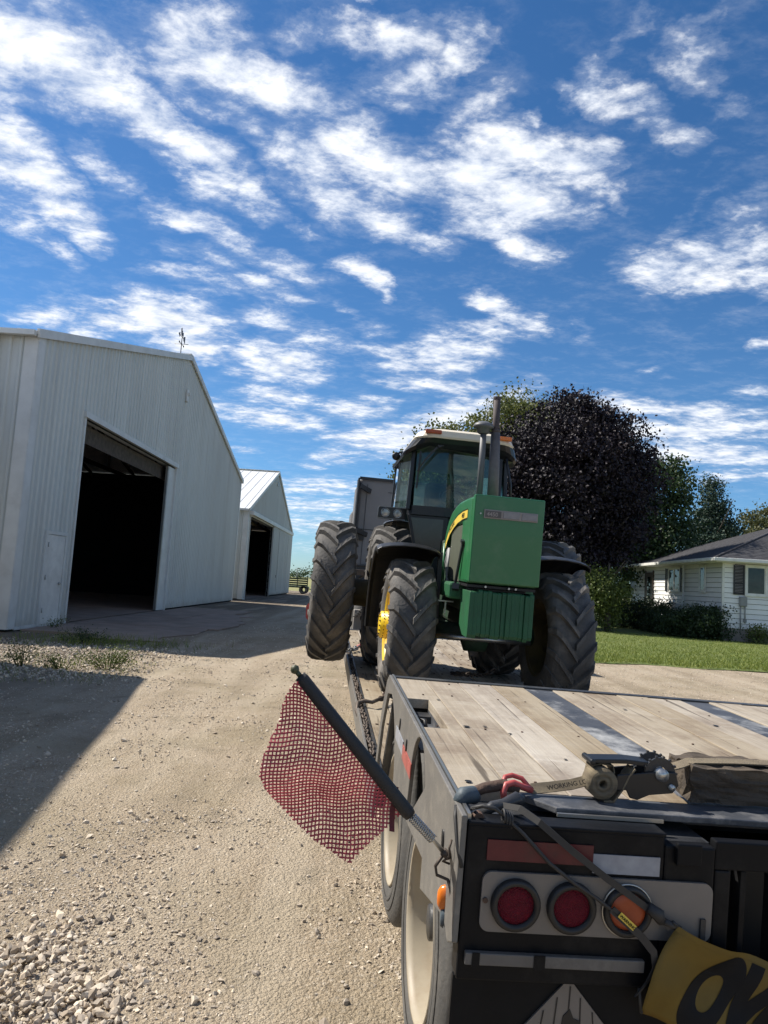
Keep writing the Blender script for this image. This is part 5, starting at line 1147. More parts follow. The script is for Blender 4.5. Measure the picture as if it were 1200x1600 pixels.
bb = B(); bb.prism([(.352,ZT+.088),(.352,ZT+.098),(.44,ZT+.103),(.50,ZT+.10),(.50,ZT+.088),(.44,ZT+.092)],1,.118,.168); bb.tube([(.352,.112,ZT+.092),(.352,.176,ZT+.092)],.008,8); bb.make('ratchet_handle', M['cab_black'], rt_, bev=.002)
bb = B()
for y in (.116,.166):
    b2 = B(); 
    prof = [(0,.018),(0,.040),(.005,.040),(.005,.018)]
    bb.lathe([(p[0],p[1]) for p in prof],28,1,(.528,y,ZT+.074),closed=True,smooth=False)
    for k in range(14):
        a = 2*PI*k/14; bb.bar((.528+.040*math.cos(a),y+.002,ZT+.074+.040*math.sin(a)),(.528+.042*math.cos(a+.12),y+.002,ZT+.074+.042*math.sin(a+.12)),.008,.006,(0,1,0))
bb.make('ratchet_gear', M['dark_steel'], rt_)
bb = B(); bb.tube([(.528,.10,ZT+.074),(.528,.186,ZT+.074)],.016,14); bb.tube([(.555,.10,ZT+.045),(.555,.185,ZT+.045)],.008,8); bb.make('ratchet_spindle', M['chrome'], rt_)
ribbon([(.545,.143,ZT+.078),(.60,.16,ZT+.088),(.64,.18,ZT+.0955),(.75,.185,ZT+.1),(.95,.19,ZT+.104),(1.2,.195,ZT+.104),(1.6,.2,ZT+.104),(1.95,.2,ZT+.10),(2.2,.2,ZT+.02)],.045,.003).make('webbing_tail', M['webbing'], rt_)
# hook and hardware at the left corner
hk = thing('strap_hook', 'red wire hook caught on a rusty bar at the left rear corner of the deck', 'hook', mw=TM)
bb = B(); bb.tube([(.205,.125,ZT+.010),(.18,.12,ZT+.018),(.155,.115,ZT+.028),(.135,.11,ZT+.024),(.128,.105,ZT+.008),(.130,.10,ZT-.008)],.0085,8)
bb.tube([(.205,.135,ZT+.010),(.185,.15,ZT+.030),(.16,.15,ZT+.036),(.14,.14,ZT+.034),(.128,.125,ZT+.012)],.0065,8); bb.make('wire', M['hook_red'], hk)
tb = thing('rusty_tie_bar', 'rusty round bar with blue grey rubber end at the left rear corner of the deck', 'bar', mw=TM)
bb = B(); bb.tube([(.03,.10,ZT-.006),(.08,.11,ZT+.012),(.13,.12,ZT+.020),(.17,.12,ZT+.012)],[.012,.013,.014,.012],10); bb.make('bar', M['rust'], tb)
bb = B(); bb.tube([(.008,.06,ZT-.01),(.022,.07,ZT+.004),(.045,.08,ZT+.004),(.058,.085,ZT-.008)],[.014,.021,.021,.014],10); bb.make('rubber_end', M['rubber_blue'], tb)
bb = B(); bb.tube([(.06,.03,ZT-.022),(.085,.035,ZT-.006),(.115,.05,ZT-.004),(.15,.06,ZT+.008),(.165,.062,ZT+.004)],[.010,.013,.013,.017,.012],10); bb.make('lever', M['dark_steel'], tb)
bb = B(); bb.disc((.045,.0,ZT-.02),.013,.02,1,12); bb.make('copper_stub', M['rust'], tb)
# black rubber straps
bs = thing('rubber_tie_strap', 'wide black rubber strap running down across the rear lamps to the yellow banner', 'strap', mw=TM)
bb = ribbon([(.10,.05,ZT-.005),(.14,.0,ZT+.006),(.175,-.04,ZT-.008),(.25,-.055,1.024),(.33,-.06,.972),(.40,-.062,.930),(.452,-.062,.898),(.485,-.06,.872)],.015,.005,(.45,0,.89)); bb.make('strap', M['black_strap'], bs)
bb = B(); bb.tube([(.43,-.062,.915),(.455,-.064,.90),(.462,-.062,.882)],[.012,.015,.008],8); bb.tube([(.47,-.06,.885),(.50,-.055,.872),(.512,-.05,.866)],.008,6); bb.make('strap_end', M['black_strap'], bs)
bs2 = thing('bungee_cord', 'thin black cord with yellow tag wrapped from the corner down past the amber lamp', 'cord', mw=TM)
bb = B(); bb.tube([(.035,.03,ZT-.012),(.03,-.01,ZT+.004),(.045,-.03,ZT+.016),(.075,-.03,ZT+.012),(.10,-.02,ZT-.006),(.14,-.045,1.05),(.20,-.055,.995),(.26,-.058,.955),(.315,-.06,.925),(.36,-.066,.895)],.0045,7); bb.make('cord', M['black_strap'], bs2)
bb = B()
for k in range(4): bb.tube([(.098+.006*k+.0*a,-.02+.012*math.cos(2*PI*a/12),ZT-.008-.003*k+.016*math.sin(2*PI*a/12)) for a in range(12)],.0032,6,closed=True)
bb.make('wound_wire', M['black_strap'], bs2)
bb = B(); bb.tube([(.0,.04,ZT-.01),(-.004,.02,ZT-.03),(-.002,-.02,ZT-.08),(.008,-.035,ZT-.12)],.0045,6); bb.make('cord_end', M['black_strap'], bs2)
ribbon([(.345,-.066,.908),(.385,-.068,.878),(.42,-.068,.850),(.448,-.066,.82),(.455,-.064,.79),(.442,-.062,.757),(.42,-.06,.725)],.017,.004,(.75,0,.66)).make('flat_strap', M['black_strap'], bs2)
tg = B(); d1 = Vector((.042,0,-.033)).normalized(); nrm = Vector((.62,0,.78)); c0 = Vector((.366,-.0725,.905)); vs = [c0, c0+d1*.046, c0+d1*.046-nrm*.013, c0-nrm*.013]
tg.add(vs+[v+Vector((0,.002,0)) for v in vs], [(0,1,2,3),(7,6,5,4),(0,4,5,1),(1,5,6,2),(2,6,7,3),(3,7,4,0)]); tag_o = tg.make('yellow_tag', M['decal_y'], bs2)
me = textmesh('WARNING', .0095, .0002); me.materials.append(M['decal_k']); o = link('tag_print', me, bs2, tuple(c0-nrm*.0105+Vector((.001,-.001,-.0005)))); o.rotation_euler = (R(90),R(38),0)

# banner
bn = thing('oversize_banner', 'yellow vinyl banner with bold black letters hanging slanted at the trailer rear', 'banner', mw=TM)
O_ = Vector((.502,-.05,.877)); e1 = Vector((.245,0,-.083)).normalized(); e2 = Vector((-.055,0,-.155)).normalized()
BL, BH = 1.7, .205
def bpos(s, t, off=0):
    """s along, t down, metres"""
    sag = .018*math.sin(min(s,1)*3.1)*0
    wv = .016*math.sin(s*24+t*16)+.009*math.sin(s*13-t*38)+.004*math.sin(s*60+t*40)
    pinch = (1-math.exp(-s*14)); 
    tt = t*(1 - .0*(1-pinch)) 
    p = O_+e1*(s-.022*math.sin(PI*min(1,t/BH))*math.exp(-s*9))+e2*tt
    return p+Vector((0,-.012-wv*.7-off,0))+Vector((0,0,-.004*math.sin(s*20)))
ns, nt_ = 110, 14; vs = [bpos(BL*i/ns, BH*j/nt_) for i in range(ns+1) for j in range(nt_+1)]
fs = [(i*(nt_+1)+j,i*(nt_+1)+j+1,(i+1)*(nt_+1)+j+1,(i+1)*(nt_+1)+j) for i in range(ns) for j in range(nt_)]
bb = B(); bb.add(vs, fs, True); o = bb.make('vinyl', M['banner'], bn); sm_ = o.modifiers.new('thick','SOLIDIFY'); sm_.thickness = .0012; sm_.offset = 1
vs = []; 
for i in range(ns+1):
    for t, of in ((-.001,.0022),(.011,.0022)): vs.append(bpos(BL*i/ns, t, of))
bb = B(); bb.add(vs, [(2*i,2*i+1,2*i+3,2*i+2) for i in range(ns)], True); bb.make('hem', M['banner'], bn)
me = textmesh('OVERSIZE LOAD', .165, .013, .0); bm = bmesh.new(); bm.from_mesh(me)
bmesh.ops.triangulate(bm, faces=bm.faces)
for _ in range(3): bmesh.ops.subdivide_edges(bm, edges=[e for e in bm.edges if e.calc_length() > .018], cuts=1)
bmesh.ops.triangulate(bm, faces=bm.faces)
for v in bm.verts:
    tt = (.118-v.co.y)*1.38; s = v.co.x*.66-tt*.30; q = bpos(.118+s, .024+tt, .0025); v.co = q
bm.to_mesh(me); bm.free(); me.materials.append(M['decal_k']); link('lettering', me, bn)
bb = B(); bb.tube([tuple(bpos(0,.0)+Vector((-.0,0,.0))),(.49,-.06,.885)],.004,6); bb.make('banner_cord', M['black_strap'], bn); bb = B(); bb.tube([tuple(bpos(0,BH)),(.425,-.055,.735)],.004,6); bb.make('banner_cord', M['black_strap'], bn)

# ------------------------------------------------------------------ red mesh flag on its sprung staff
fl = thing('red_mesh_flag', 'red mesh warning flag on a black sleeved staff at the trailer rear corner', 'flag', mw=TM)
p0, p1 = Vector((-.105,.045,1.043)), Vector((-.392,.07,1.340))
bb = B(); d_ = (p1-p0).normalized(); 
bb.tube([p0,p0+d_*.01,p1-d_*.01,p1],[.014,.0165,.0158,.013],12); sv = bb.make('sleeve', M['sleeve'], fl); 
bb = B(); bb.tube([p1,p1+d_*.014],.006,8); bb.lathe([(-.011,.0005),(-.008,.008),(0,.0105),(.008,.008),(.011,.0005)],12,2,tuple(p1+d_*.02)); bb.make('staff_tip', mat('olive_tip',(.07,.08,.04),.5), fl)
bb = B(); s0, s1 = Vector((-.101,.045,1.040)), Vector((-.046,.05,.990)); dd = (s1-s0); x_ = dd.normalized().cross(Vector((0,1,0))).normalized(); y_ = dd.normalized().cross(x_)
bb.tube([s0+dd*(k/260)+(x_*math.cos(k*2*PI/20)+y_*math.sin(k*2*PI/20))*.0105 for k in range(261)],.0017,5); bb.make('spring', M['chrome'], fl)
bb = B(); bb.tube([s0,s1,Vector((-.018,.05,.962))],[.003,.004,.006],8); bb.make('staff_rod', M['chrome'], fl)
bb = B(); bb.tube([(-.02,.05,.965),(-.008,.05,.955),(.0,.06,.955)],.010,8); bb.tube([(-.006,.03,1.0),(-.012,.02,.985),(-.010,.02,.965),(-.022,.03,.95),(-.006,.03,.945)],.003,6); bb.tube([(-.02,.05,.955),(-.035,.05,.93),(-.03,.05,.91),(-.005,.04,.905),(.004,.02,.88)],.004,6); bb.make('staff_bracket', M['rust_grey'], fl)
outl = [(-.396,1.327),(-.418,1.29),(-.43,1.262),(-.436,1.225),(-.447,1.195),(-.456,1.15),(-.458,1.118),(-.445,1.085),(-.432,1.06),(-.405,1.028),(-.38,1.005),(-.353,.988),(-.325,.968),(-.30,.956),(-.27,.943),(-.236,.931),(-.231,.945),(-.205,.968),(-.165,1.0),(-.135,1.03),(-.114,1.045)]
def inside(x, z):
    c = False; n_ = len(outl); j = n_-1
    for i in range(n_):
        xi, zi = outl[i]; xj, zj = outl[j]
        if (zi > z) != (zj > z) and x < (xj-xi)*(z-zi)/(zj-zi)+xi: c = not c
        j = i
    return c
def fpos(x, z):
    a = (x+.11); b_ = (z-1.05)
    u_ = x+.003*math.sin(z*30+x*9)+.0016*mnoise.noise(Vector((x*90,z*90,0))); v_ = z+.004*math.sin(x*26)+.0025*math.sin(x*60+z*20)+.0016*mnoise.noise(Vector((x*90,z*90,7)))
    dist = abs((x-p0.x)*d_.z-(z-p0.z)*d_.x)
    y = .055+.16*dist*math.sin(x*22+z*7+1)*.6+.03*math.sin(z*24-x*6)*min(1,dist*8)
    return Vector((u_, y, v_))
hs_ = .0085; bb = B(); xs_ = np.arange(-.47,-.09,hs_); zs_ = np.arange(.92,1.34,hs_)
G = {}
for i, x in enumerate(xs_):
    for j, z in enumerate(zs_):
        sh = z+.10*(x+.3)
        if inside(x, sh): G[(i,j)] = fpos(x, sh)
tw = .0017
for (i,j), p in G.items():
    for di, dj in ((1,0),(0,1)):
        q = G.get((i+di,j+dj))
        if q: bb.bar(p, q, tw*2, tw*1.4, (0,1,0))
    for di, dj in ((1,0),(0,1),(-1,0),(0,-1)):
        if (i+di,j+dj) in G: continue
        x, z = xs_[i], zs_[j]; sh0 = z+.10*(x+.3); x2, z2 = x+di*hs_, z+dj*hs_; sh2 = z2+.10*(x2+.3); lo, hi = 0., 1.
        for _ in range(6):
            md = (lo+hi)/2
            if inside(x+(x2-x)*md, sh0+(sh2-sh0)*md): lo = md
            else: hi = md
        if lo > .08: bb.bar(p, fpos(x+(x2-x)*lo, sh0+(sh2-sh0)*lo), tw*2, tw*1.4, (0,1,0))
bb.make('mesh_cloth', M['mesh_red'], fl, recalc=False)
bb = B(); vs = []
for k in range(7):
    z = 1.10-.016*k; vs += [fpos(-.150,z)+Vector((0,-.004,0)), fpos(-.138,z)+Vector((0,-.004,0))]
bb.add(vs,[(2*k,2*k+1,2*k+3,2*k+2) for k in range(6)]); bb.make('sewn_patch', mat('dark_red_patch',(.10,.008,.014),.7), fl)

# ------------------------------------------------------------------ house
HR = R(-2.6)
hs = thing('white_house', 'white bungalow with black shutters and dark hipped roof behind the lawn', 'house', (14.19,29.49,0), HR)
HW, HD_ = 17.0, 12.4
FZ, WZ = .58, 3.28
bb = B(); bb.box(.03,HW-.03,.03,HD_-.03,0,FZ); bb.make('foundation', M['foundation'], hs)
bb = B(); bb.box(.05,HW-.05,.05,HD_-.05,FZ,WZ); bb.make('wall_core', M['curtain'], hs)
nb = 13; bh = (WZ-FZ)/nb
def board(L_, axis):
    b = B(); pr = [(0,0),(-.048,.0),(-.018,bh-.016),(0,bh-.016)]
    if axis == 0: b.prism([(p[0],p[1]) for p in pr],0,0,L_)
    else: b.prism([(p[0],p[1]) for p in pr],1,0,L_)
    return b.mesh('siding_board',M['siding'])
fb = board(HW,0); sb = board(HD_,1)
for k in range(nb):
    link('siding_board', fb, hs, (0,.048,FZ+k*bh)); link('siding_board', sb, hs, (.048,0,FZ+k*bh))
for x,y in ((-.0,-.0),):
    bb = B(); bb.box(-.03,.06,-.03,.0,FZ-.02,WZ); bb.box(-.03,.0,.0,.06,FZ-.02,WZ); bb.make('corner_board', M['house_trim'], hs)
bb = B(); bb.box(HW-.06,HW+.03,.0,HD_,FZ,WZ); bb.box(0,HW,HD_-.05,HD_,FZ,WZ); bb.make('far_wall', M['siding'], hs)
# roof
ov = .5; ze = 3.42; rise = 2.45; x0,x1_,y0_,y1_ = -ov,HW+ov,-ov,HD_+ov; hm = (y1_-y0_)/2; ry = (y0_+y1_)/2
A_ = [(x0,y0_,ze),(x1_,y0_,ze),(x1_,y1_,ze),(x0,y1_,ze),(x0+hm,ry,ze+rise),(x1_-hm,ry,ze+rise)]
bb = B(); bb.add(A_+[(p[0],p[1],p[2]-.10) for p in A_[:4]],[(0,1,5,4),(1,2,5),(2,3,4,5),(3,0,4),(9,8,7,6),(0,6,7,1),(1,7,8,2),(2,8,9,3),(3,9,6,0)]); rfo = bb.make('roof', M['shingle'], hs)
# shingle courses on the two visible slopes, stepped strips
def courses(pa, pb, pc, pd, n_):
    """pa-pb eave, pd-pc ridge"""
    pa,pb,pc,pd = map(Vector,(pa,pb,pc,pd)); b = B(); nn = (pb-pa).cross(pd-pa).normalized()
    if nn.z < 0: nn = -nn
    for k in range(n_):
        t0, t1 = k/n_, (k+1.15)/n_; t1 = min(t1,1)
        a, b_ = pa.lerp(pd,t0), pb.lerp(pc,t0); c, d = pb.lerp(pc,t1), pa.lerp(pd,t1)
        b.add([a+nn*.022,b_+nn*.022,c+nn*.006,d+nn*.006,a,b_],[(0,1,2,3),(4,5,1,0)])
    return b
o = courses(A_[0],A_[1],A_[5],A_[4],34).make('shingle_courses', M['shingle'], rfo); o['kind'] = 'stuff'
o = courses(A_[3],A_[0],A_[4],A_[4],34).make('shingle_courses', M['shingle'], rfo); o['kind'] = 'stuff'
bb = B(); bb.tube([tuple(Vector(A_[0])+Vector((0,0,.03))),tuple(Vector(A_[4])+Vector((0,0,.03)))],.05,6); bb.make('hip_cap', M['shingle'], rfo)
bb = B(); bb.box(x0,x1_,y0_-.12,y0_+.0,ze-.13,ze+.01); bb.make('gutter', M['house_trim'], hs, bev=.02)
bb = B(); bb.box(x0-.12,x0+.0,y0_-.12,y1_,ze-.13,ze+.012); bb.make('gutter', M['house_trim'], hs, bev=.02)
bb = B(); bb.box(x0+.02,x1_,y0_+.02,.0,ze-.16,ze-.12); bb.box(x0+.02,0,.0,y1_,ze-.16,ze-.12); bb.make('soffit', M['house_trim'], hs)
def window(parent, o3, axis, w, h, lights=2, shut=.0, shl=True, shr=True, name='window'):
    """o3: lower near corner on wall; axis 0: along +x facing -y; axis 1: along +y facing -x"""
    def P(a, d, z):
        return (o3[0]+a, o3[1]-d, o3[2]+z) if axis == 0 else (o3[0]-d, o3[1]+a, o3[2]+z)
    def bx(b, a0, a1, d0, d1, z0, z1):
        p, q = P(a0,d0,z0), P(a1,d1,z1); b.box(min(p[0],q[0]),max(p[0],q[0]),min(p[1],q[1]),max(p[1],q[1]),min(p[2],q[2]),max(p[2],q[2]))
    t_ = .09; b = B(); bx(b,-t_,w+t_,.0,.05,-t_,0); bx(b,-t_,w+t_,.0,.05,h,h+t_); bx(b,-t_,0,.0,.05,0,h); bx(b,w,w+t_,.0,.05,0,h)
    for k in range(1,lights): bx(b,w*k/lights-.045,w*k/lights+.045,.0,.045,0,h)
    f = b.make(name, M['house_trim'], parent)
    for k in range(lights):
        b = B(); bx(b,w*k/lights,w*(k+1)/lights,.001,.004,0,h); b.make('dark_room_panel', M['curtain'], f)  # dark panel stands for the unlit room behind the pane
        a0, a1 = w*k/lights+(.05 if k else .0), w*(k+1)/lights-(.05 if k < lights-1 else 0)
        b = B(); bx(b,a0,a1,.02,.024,0,h); b.make('pane', M['win_dark'], f)
        b = B(); bx(b,a0,a1,.012,.036,h*.48,h*.52) if axis == 0 else None
        b = B(); bx(b,a0,a1,.026,.034,0,.035); bx(b,a0,a1,.026,.034,h-.035,h); bx(b,a0,a0+.03,.026,.034,.036,h-.036); bx(b,a1-.03,a1,.026,.034,.036,h-.036); b.make('sash', M['house_trim'], f)
        b = B(); bx(b,a0,a1,.004,.008,h*.0,h*.28); b.make('curtain', M['boxgrey'], f)
    if shut:
        for a0 in ([-t_-.02-shut] if shl else [])+([w+t_+.02] if shr else []):
            b = B(); bx(b,a0,a0+.05,.0,.035,-.05,h+.05); bx(b,a0+shut-.05,a0+shut,.0,.035,-.05,h+.05)
            zz = -.05
            while zz < h+.04: bx(b,a0+.05,a0+shut-.05,.0,.028,zz,zz+.045); zz += .06
            b.make('shutter', M['shutter'], parent)
dW = .046
window(hs,(.98,.048-dW,2.02),0,1.55,1.12,2,.44)
window(hs,(6.2,.048-dW,2.02),0,1.55,1.12,2,.44)
window(hs,(.048-dW,1.80,2.08),1,.5,1.05,1)
window(hs,(.048-dW,4.75,2.05),1,1.4,1.05,2,.42)
bb = B(); bb.box(-.03,.02,8.6,9.7,.75,3.0); dr_ = bb.make('front_door', M['house_door'], hs, bev=.01)
bb = B(); bb.box(-.04,-.031,8.9,9.4,1.5,2.75); bb.make('door_glass', M['win_dark'], dr_)
bb = B(); bb.box(-.035,.02,8.45,8.59,.7,3.1); bb.box(-.035,.02,9.71,9.85,.7,3.1); bb.make('door_frame', M['house_door'], hs)
bb = B(); bb.box(-1.5,-.04,8.2,10.8,.0,.7); bb.make('porch_step', M['foundation'], hs)
bb = B(); bb.tube([(-1.45,8.3,1.55),(-1.45,10.7,1.55)],.025,6); bb.tube([(-1.45,8.3,.75),(-1.45,10.7,.75)],.02,6)
for k in range(17): bb.tube([(-1.45,8.3+.15*k,.7),(-1.45,8.3+.15*k,1.55)],.012,5)
bb.make('porch_railing', M['shutter'], hs)
bb = B(); bb.box(-.12,-.04,4.05,4.14,.3,ze-.15); bb.make('downspout', M['house_trim'], hs, bev=.01)
bb = B(); bb.box(.66,.96,-.12,-.0,1.50,1.90); bb.make('electric_meter', M['meter'], hs, bev=.03)
bb = B(); bb.tube([(.72,-.04,1.5),(.72,-.04,.4)],.025,8); bb.tube([(.90,-.04,1.5),(.90,-.04,.95)],.025,8); bb.box(.85,.95,-.08,0,.85,.98); bb.make('conduit', M['meter'], hs)

# ------------------------------------------------------------------ trees and shrubs
def crown(name, mt, parent, blobs, nleaf, size, seed, shell=.75, droop=.0, tone_pow=1.0, inner=.25):
    r_ = np.random.default_rng(seed); P = []; 
    vol = np.array([b_[3]*b_[4]*b_[5] for b_ in blobs])**(2/3); vol = vol/vol.sum()
    for b_, f in zip(blobs, vol):
        nn = int(nleaf*f); nc = max(6, int(nn/110))
        # clumps on and in the blob
        u = r_.normal(0,1,(nc,3)); u /= np.linalg.norm(u,axis=1)[:,None]
        rad = np.where(r_.uniform(0,1,nc) < inner, r_.uniform(.3,.8,nc), r_.uniform(shell,1.06,nc))
        c = u*rad[:,None]*np.array(b_[3:6])+np.array(b_[:3])
        cs = r_.uniform(.6,1.3,nc)*size*5.2
        idx = r_.integers(0,nc,nn); g_ = r_.normal(0,.5,(nn,3))*np.array([1,1,.6])
        P.append(np.c_[c[idx]+g_*cs[idx][:,None]-np.c_[np.zeros(nn),np.zeros(nn),droop*(g_**2).sum(1)*cs[idx]*.3], (r_.uniform(0,1,nc)[idx]*.6+r_.uniform(0,.4,nn))])
    P = np.concatenate(P); n_ = len(P); s = size*r_.uniform(.6,1.3,n_)
    a = r_.normal(0,1,(n_,3)); a[:,2] *= .7; a /= np.linalg.norm(a,axis=1)[:,None]
    t = r_.normal(0,1,(n_,3)); b_ = np.cross(a,t); b_ /= np.linalg.norm(b_,axis=1)[:,None]; c_ = np.cross(a,b_)
    X = P[:,:3]; V_ = np.stack([X-b_*s[:,None]*.5, X+c_*s[:,None]*.38+a*s[:,None]*.08, X+b_*s[:,None]*.55, X-c_*s[:,None]*.38+a*s[:,None]*.08],1).reshape(-1,3)
    me = npmesh(name, V_, np.arange(4*n_).reshape(-1,4), mt, P[:,3]**tone_pow)
    return link(name, me, parent)
def trunk(parent, h, r, limbs, seed, lean=0):
    rr = random.Random(seed); b = B(); pts = [(0,0,-.1),(.05*r,0,h*.3),(lean*.5,.02,h*.6),(lean,.0,h)]
    b.tube(pts,[r*1.25,r,r*.7,r*.25],10); b.make('trunk', M['bark'], parent)
    b = B()
    for k in range(limbs):
        z = h*rr.uniform(.25,.8); a = rr.uniform(0,2*PI); L_ = h*rr.uniform(.2,.4)
        b.tube([(0,0,z),(math.cos(a)*L_*.5,math.sin(a)*L_*.5,z+L_*.35),(math.cos(a)*L_,math.sin(a)*L_,z+L_*.8)],[r*.4,r*.25,r*.08],7)
    b.make('limbs', M['bark'], parent)
M['maple'] = leafmat('purple_maple_leaves', (.006,.004,.007), (.021,.013,.020), .05, .6)
M['green_leaf'] = leafmat('green_tree_leaves', (.060,.082,.018), (.17,.18,.05), .3, .5)
M['dark_leaf'] = leafmat('dark_green_leaves', (.020,.042,.012), (.05,.085,.025), .25, .5)
M['spruce'] = leafmat('spruce_needles', (.012,.030,.020), (.045,.08,.05), .1, .6)
M['shrub'] = leafmat('shrub_leaves', (.012,.028,.010), (.035,.06,.02), .15, .5)
M['shrub_light'] = leafmat('light_shrub_leaves', (.06,.09,.02), (.15,.18,.05), .3, .5)
M['olive_leaf'] = leafmat('olive_tree_leaves', (.06,.07,.022), (.13,.13,.05), .3, .5)

t = thing('purple_maple', 'large dark purple maple tree with round crown behind the tractor', 'tree', (9.2,34,0))
trunk(t,8.5,.32,12,1)
crown('crown', M['maple'], t, [(0,0,6.8,3.2,3.2,3.9),(-.9,-.4,8.5,2.4,2.3,2.4),(1.1,-.3,8.1,2.2,2.2,2.5),(1.8,-.5,6.4,1.8,1.8,2.3),(-2.4,-.5,5.8,2.2,2,2.9),(-2.5,0,7.6,1.7,1.6,2.1),(0,-1.4,5.6,2.8,2.1,3.0),(-.9,-1,3.5,2.8,2.2,1.4),(.2,-.3,9.8,1.4,1.4,1.1),(.5,.6,4.2,2.3,2,1.4)], 120000, .15, 11, .72, inner=.42)
t = thing('green_backdrop_tree', 'tall sunlit green tree behind the cab and left of the purple maple', 'tree', (6.0,43,0))
trunk(t,10,.35,10,2)
crown('crown', M['green_leaf'], t, [(0,0,8.5,3.2,3,4.0),(1.9,0,10.8,2.3,2.3,2.9),(-2.2,.3,8.4,2.2,2.2,2.6),(3.6,.5,10.6,2.6,2.4,3.0),(-3.6,.4,7.0,1.7,1.7,2.6),(.3,0,5,3.5,3,3),(5.2,1,11.0,1.8,1.6,2.7),(-4.9,.3,4.6,1.3,1.3,3.2),(-2.4,0,9.3,1.7,1.5,1.9),(1.5,.5,11.4,1.8,1.6,2.0)], 82000, .18, 12, .68, inner=.4)
t = thing('green_side_tree', 'green leafy tree rising at the right shoulder of the purple maple', 'tree', (15.4,42,0))
trunk(t,8,.3,8,3)
crown('crown', M['dark_leaf'], t, [(0,0,6.3,2.7,2.5,3.8),(-1.2,-.4,8.6,1.3,1.3,2.2),(1.3,0,7.6,1.5,1.5,2.4),(.4,-.5,4,3,2.6,2.4)], 30000, .18, 13, .66)
t = thing('understory_tree', 'low bright green leafy bush tree between the tractor tyre and the house', 'tree', (9.95,31.0,0))
trunk(t,3,.12,6,4)
crown('crown', M['shrub_light'], t, [(0,0,1.3,.8,.8,1.0),(-.8,-.2,1.9,.9,.9,1.1),(-.3,.3,2.2,.7,.7,.7),(-1.6,.5,1.3,.8,.8,1.0)], 12000, .11, 14, .6)
# spruce: tiers of drooping branches
t = thing('spruce_tree', 'dark conical spruce tree between the side tree and the house roof', 'tree', (23.2,50,0))
trunk(t,9.6,.16,1,5)
sb_ = []
rr = random.Random(6)
for k in range(52):
    z = 1.8+8.2*(k/51)**.95; rad = max(.25,(10.6-z)*.40)*rr.uniform(.8,1.1); a = rr.uniform(0,2*PI)
    sb_.append((math.cos(a)*rad*.55,math.sin(a)*rad*.55,z,max(.35,rad*.62),max(.35,rad*.62),.32))
sb_.append((0,0,10.1,.35,.35,.75)); sb_.append((0,0,5,1.3,1.3,3.6))
crown('crown', M['spruce'], t, sb_, 46000, .15, 15, .55, droop=.5)
for i,(x,y,h,rad,mt,lb,sd) in enumerate(((27.2,52,6.6,2.2,'dark_leaf','low dark green tree just right of the spruce',21),(31.0,55,10.0,3.2,'olive_leaf','tall olive green tree at the right edge above the house roof',22),(20.3,56,7.5,2.3,'dark_leaf','dark green tree left of the spruce behind the house',23),(27.5,58,8.0,2.2,'olive_leaf','paler olive tree farther back between spruce and roof edge',24))):
    t = thing('background_tree', lb, 'tree', (x,y,0)); trunk(t,h*.8,.2,6,sd)
    crown('crown', M[mt], t, [(0,0,h*.6,rad,rad,h*.36),(-rad*.4,0,h*.75,rad*.6,rad*.6,h*.22),(rad*.5,0,h*.68,rad*.6,rad*.6,h*.24)], 14000, .19, sd, .62)
def shrub(lb, x, y, blobs, n_, sz, mt, sd, z=.05):
    t = thing('shrub', lb, 'shrub', (x,y,z)); b = B()
    for k in range(5):
        a = k*1.3; b.tube([(0,0,0),(math.cos(a)*.2,math.sin(a)*.2,.5)],.02,5)
    b.make('stems', M['bark'], t); crown('foliage', M[mt], t, blobs, n_, sz, sd, .7)
shrub('large dark evergreen shrub beside the porch railing', 12.9,36.0,[(0,0,.7,1.5,1.2,.9),(.8,-.5,.6,1.2,1,.75),(-1.0,.2,.7,1.1,1,.8)],16000,.09,'shrub',31)
shrub('low dark shrub under the shuttered window of the left wall', 13.2,32.8,[(0,0,.4,1.1,.9,.5),(.2,1.2,.45,.8,.9,.5)],9000,.08,'shrub',32)
shrub('round dark shrub at the near corner of the house', 13.6,30.0,[(0,0,.65,1.05,.9,.75),(-.9,.5,.5,.7,.7,.6),(.35,-.2,.55,.75,.6,.6)],14000,.085,'shrub',33)
shrub('small loose light green plant under the electric meter', 15.35,28.95,[(0,0,.35,.32,.28,.4),(.15,0,.2,.3,.25,.2)],1400,.07,'shrub_light',34)
shrub('low dark plant at the foundation on the right edge', 16.6,28.9,[(0,0,.2,.5,.3,.22)],1600,.06,'shrub',35)
# weeds by the sheds
def weed(lb, x, y, h, n_, spread, sd, mt='shrub_light'):
    t = thing('weed', lb, 'weed', (x,y,-.01)); r_ = random.Random(sd); b = B(); bl = []
    for k in range(n_):
        a = r_.uniform(0,2*PI); q = r_.uniform(.2,1)*spread; hh = h*r_.uniform(.5,1)
        b.tube([(q*.3*math.cos(a),q*.3*math.sin(a),0),(q*.7*math.cos(a),q*.7*math.sin(a),hh*.6),(q*math.cos(a),q*math.sin(a),hh)],[.006,.005,.002],4)
        bl.append((q*math.cos(a),q*math.sin(a),hh*.85,.07,.07,hh*.2)); bl.append((q*.7*math.cos(a),q*.7*math.sin(a),hh*.45,.08,.08,hh*.2))
    b.make('stalks', M['shrub_light'], t); crown('leaves', M[mt], t, bl, n_*46, .028, sd, .3)
weed('tall spindly pale weed on the white gravel nearest the left edge', -5.35,11.0,.42,9,.30,41)
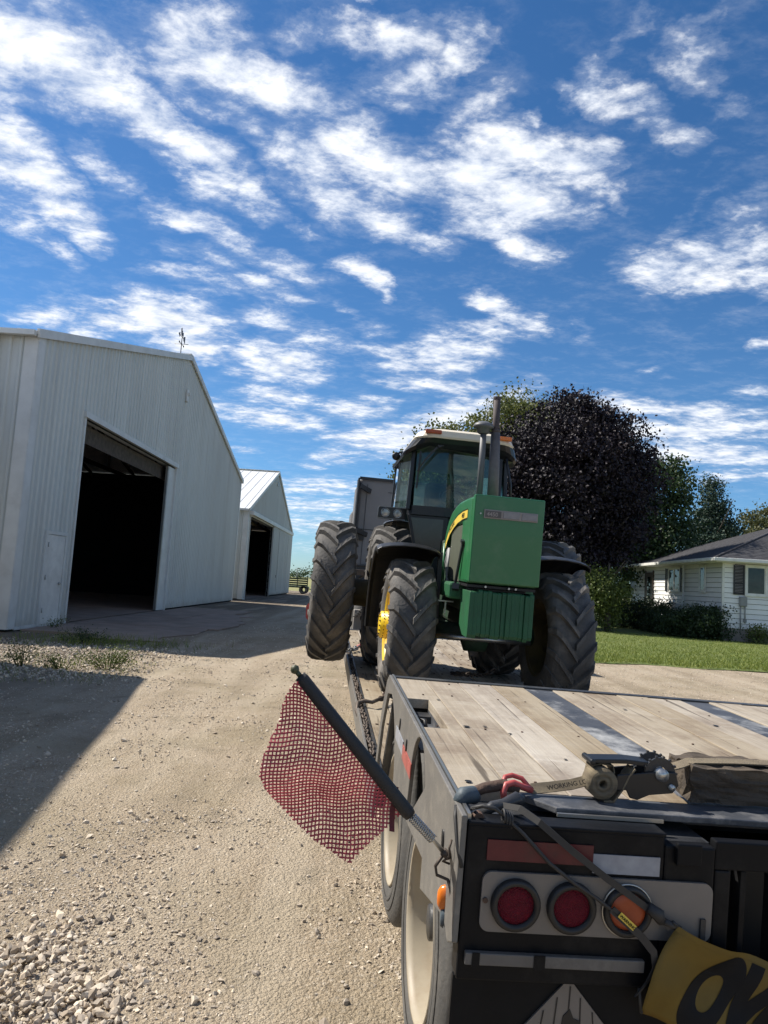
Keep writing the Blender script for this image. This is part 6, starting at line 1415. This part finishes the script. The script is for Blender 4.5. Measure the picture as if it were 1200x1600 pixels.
weed('spreading yellow green weed on the gravel near the corner of the shadow', -4.15,11.3,.38,22,.55,42)
weed('low weed with fine stalks between the two larger weeds', -4.7,10.9,.24,9,.28,43)
weed('dark weed clump in the shade at the edge of the concrete', -5.9,14.7,.30,16,.5,44,'shrub')
weed('sparse weed at the foot of the walk door', -7.8,17.3,.30,7,.35,45)
n_ = 1100; gx = rng.normal(-5.6,.9,n_); gy = rng.normal(14.9,.55,n_)
g = blades('rough_grass', gx, gy, np.full(n_,-.01), .16, .012, M['grass']); tag(g, 'rough shaded grass tuft strip along the edge of the concrete apron')
n_ = 1300; gx = rng.uniform(-9,-3.6,n_); gy = rng.uniform(9.4,12.2,n_); 
g = blades('sparse_grass', gx, gy, np.full(n_,-.01), .09, .008, M['grass']); tag(g, 'sparse low grass growing through the coarse gravel')

# ------------------------------------------------------------------ far horizon
bl = []; rr = random.Random(9)
def treeline(name, label, pts, mt, n_, sz, sd):
    o = crown(name, mt, None, pts, n_, sz, sd, .5); return tag(o, label, kind='stuff')
treeline('far_treeline', 'low dark line of distant trees along the horizon', [(x,900+rr.uniform(-60,60),4+rr.uniform(0,4),rr.uniform(18,40),12,rr.uniform(5,10)) for x in np.arange(-500,900,26)], M['dark_leaf'], 26000, 2.2, 51)
for i,(x,y) in enumerate(((-72,620),(-50,560))):
    t = thing('power_pylon', ['distant thin lattice pylon on the horizon nearer the shed corner','distant thin lattice pylon on the horizon nearer the rear tyre'][i], 'pylon', (x,y,0))
    b = B(); H_ = 9
    for s1_ in (-1,1):
        for s2_ in (-1,1): b.tube([(s1_*1,s2_*1,0),(s1_*.2,s2_*.2,H_)],.08,4)
    for k in range(8):
        z = H_*k/8; w_ = 1-.8*k/8; b.tube([(-w_,-w_,z),(w_,-w_,z+H_/8)],.09,4); b.tube([(w_,-w_,z),(-w_,-w_,z+H_/8)],.09,4)
    b.make('tower', M['meter'], t)
    for z in (H_*.72,H_*.88):
        b = B(); b.tube([(-2.2,0,z),(2.2,0,z)],.08,4); b.make('crossarm', M['meter'], t)
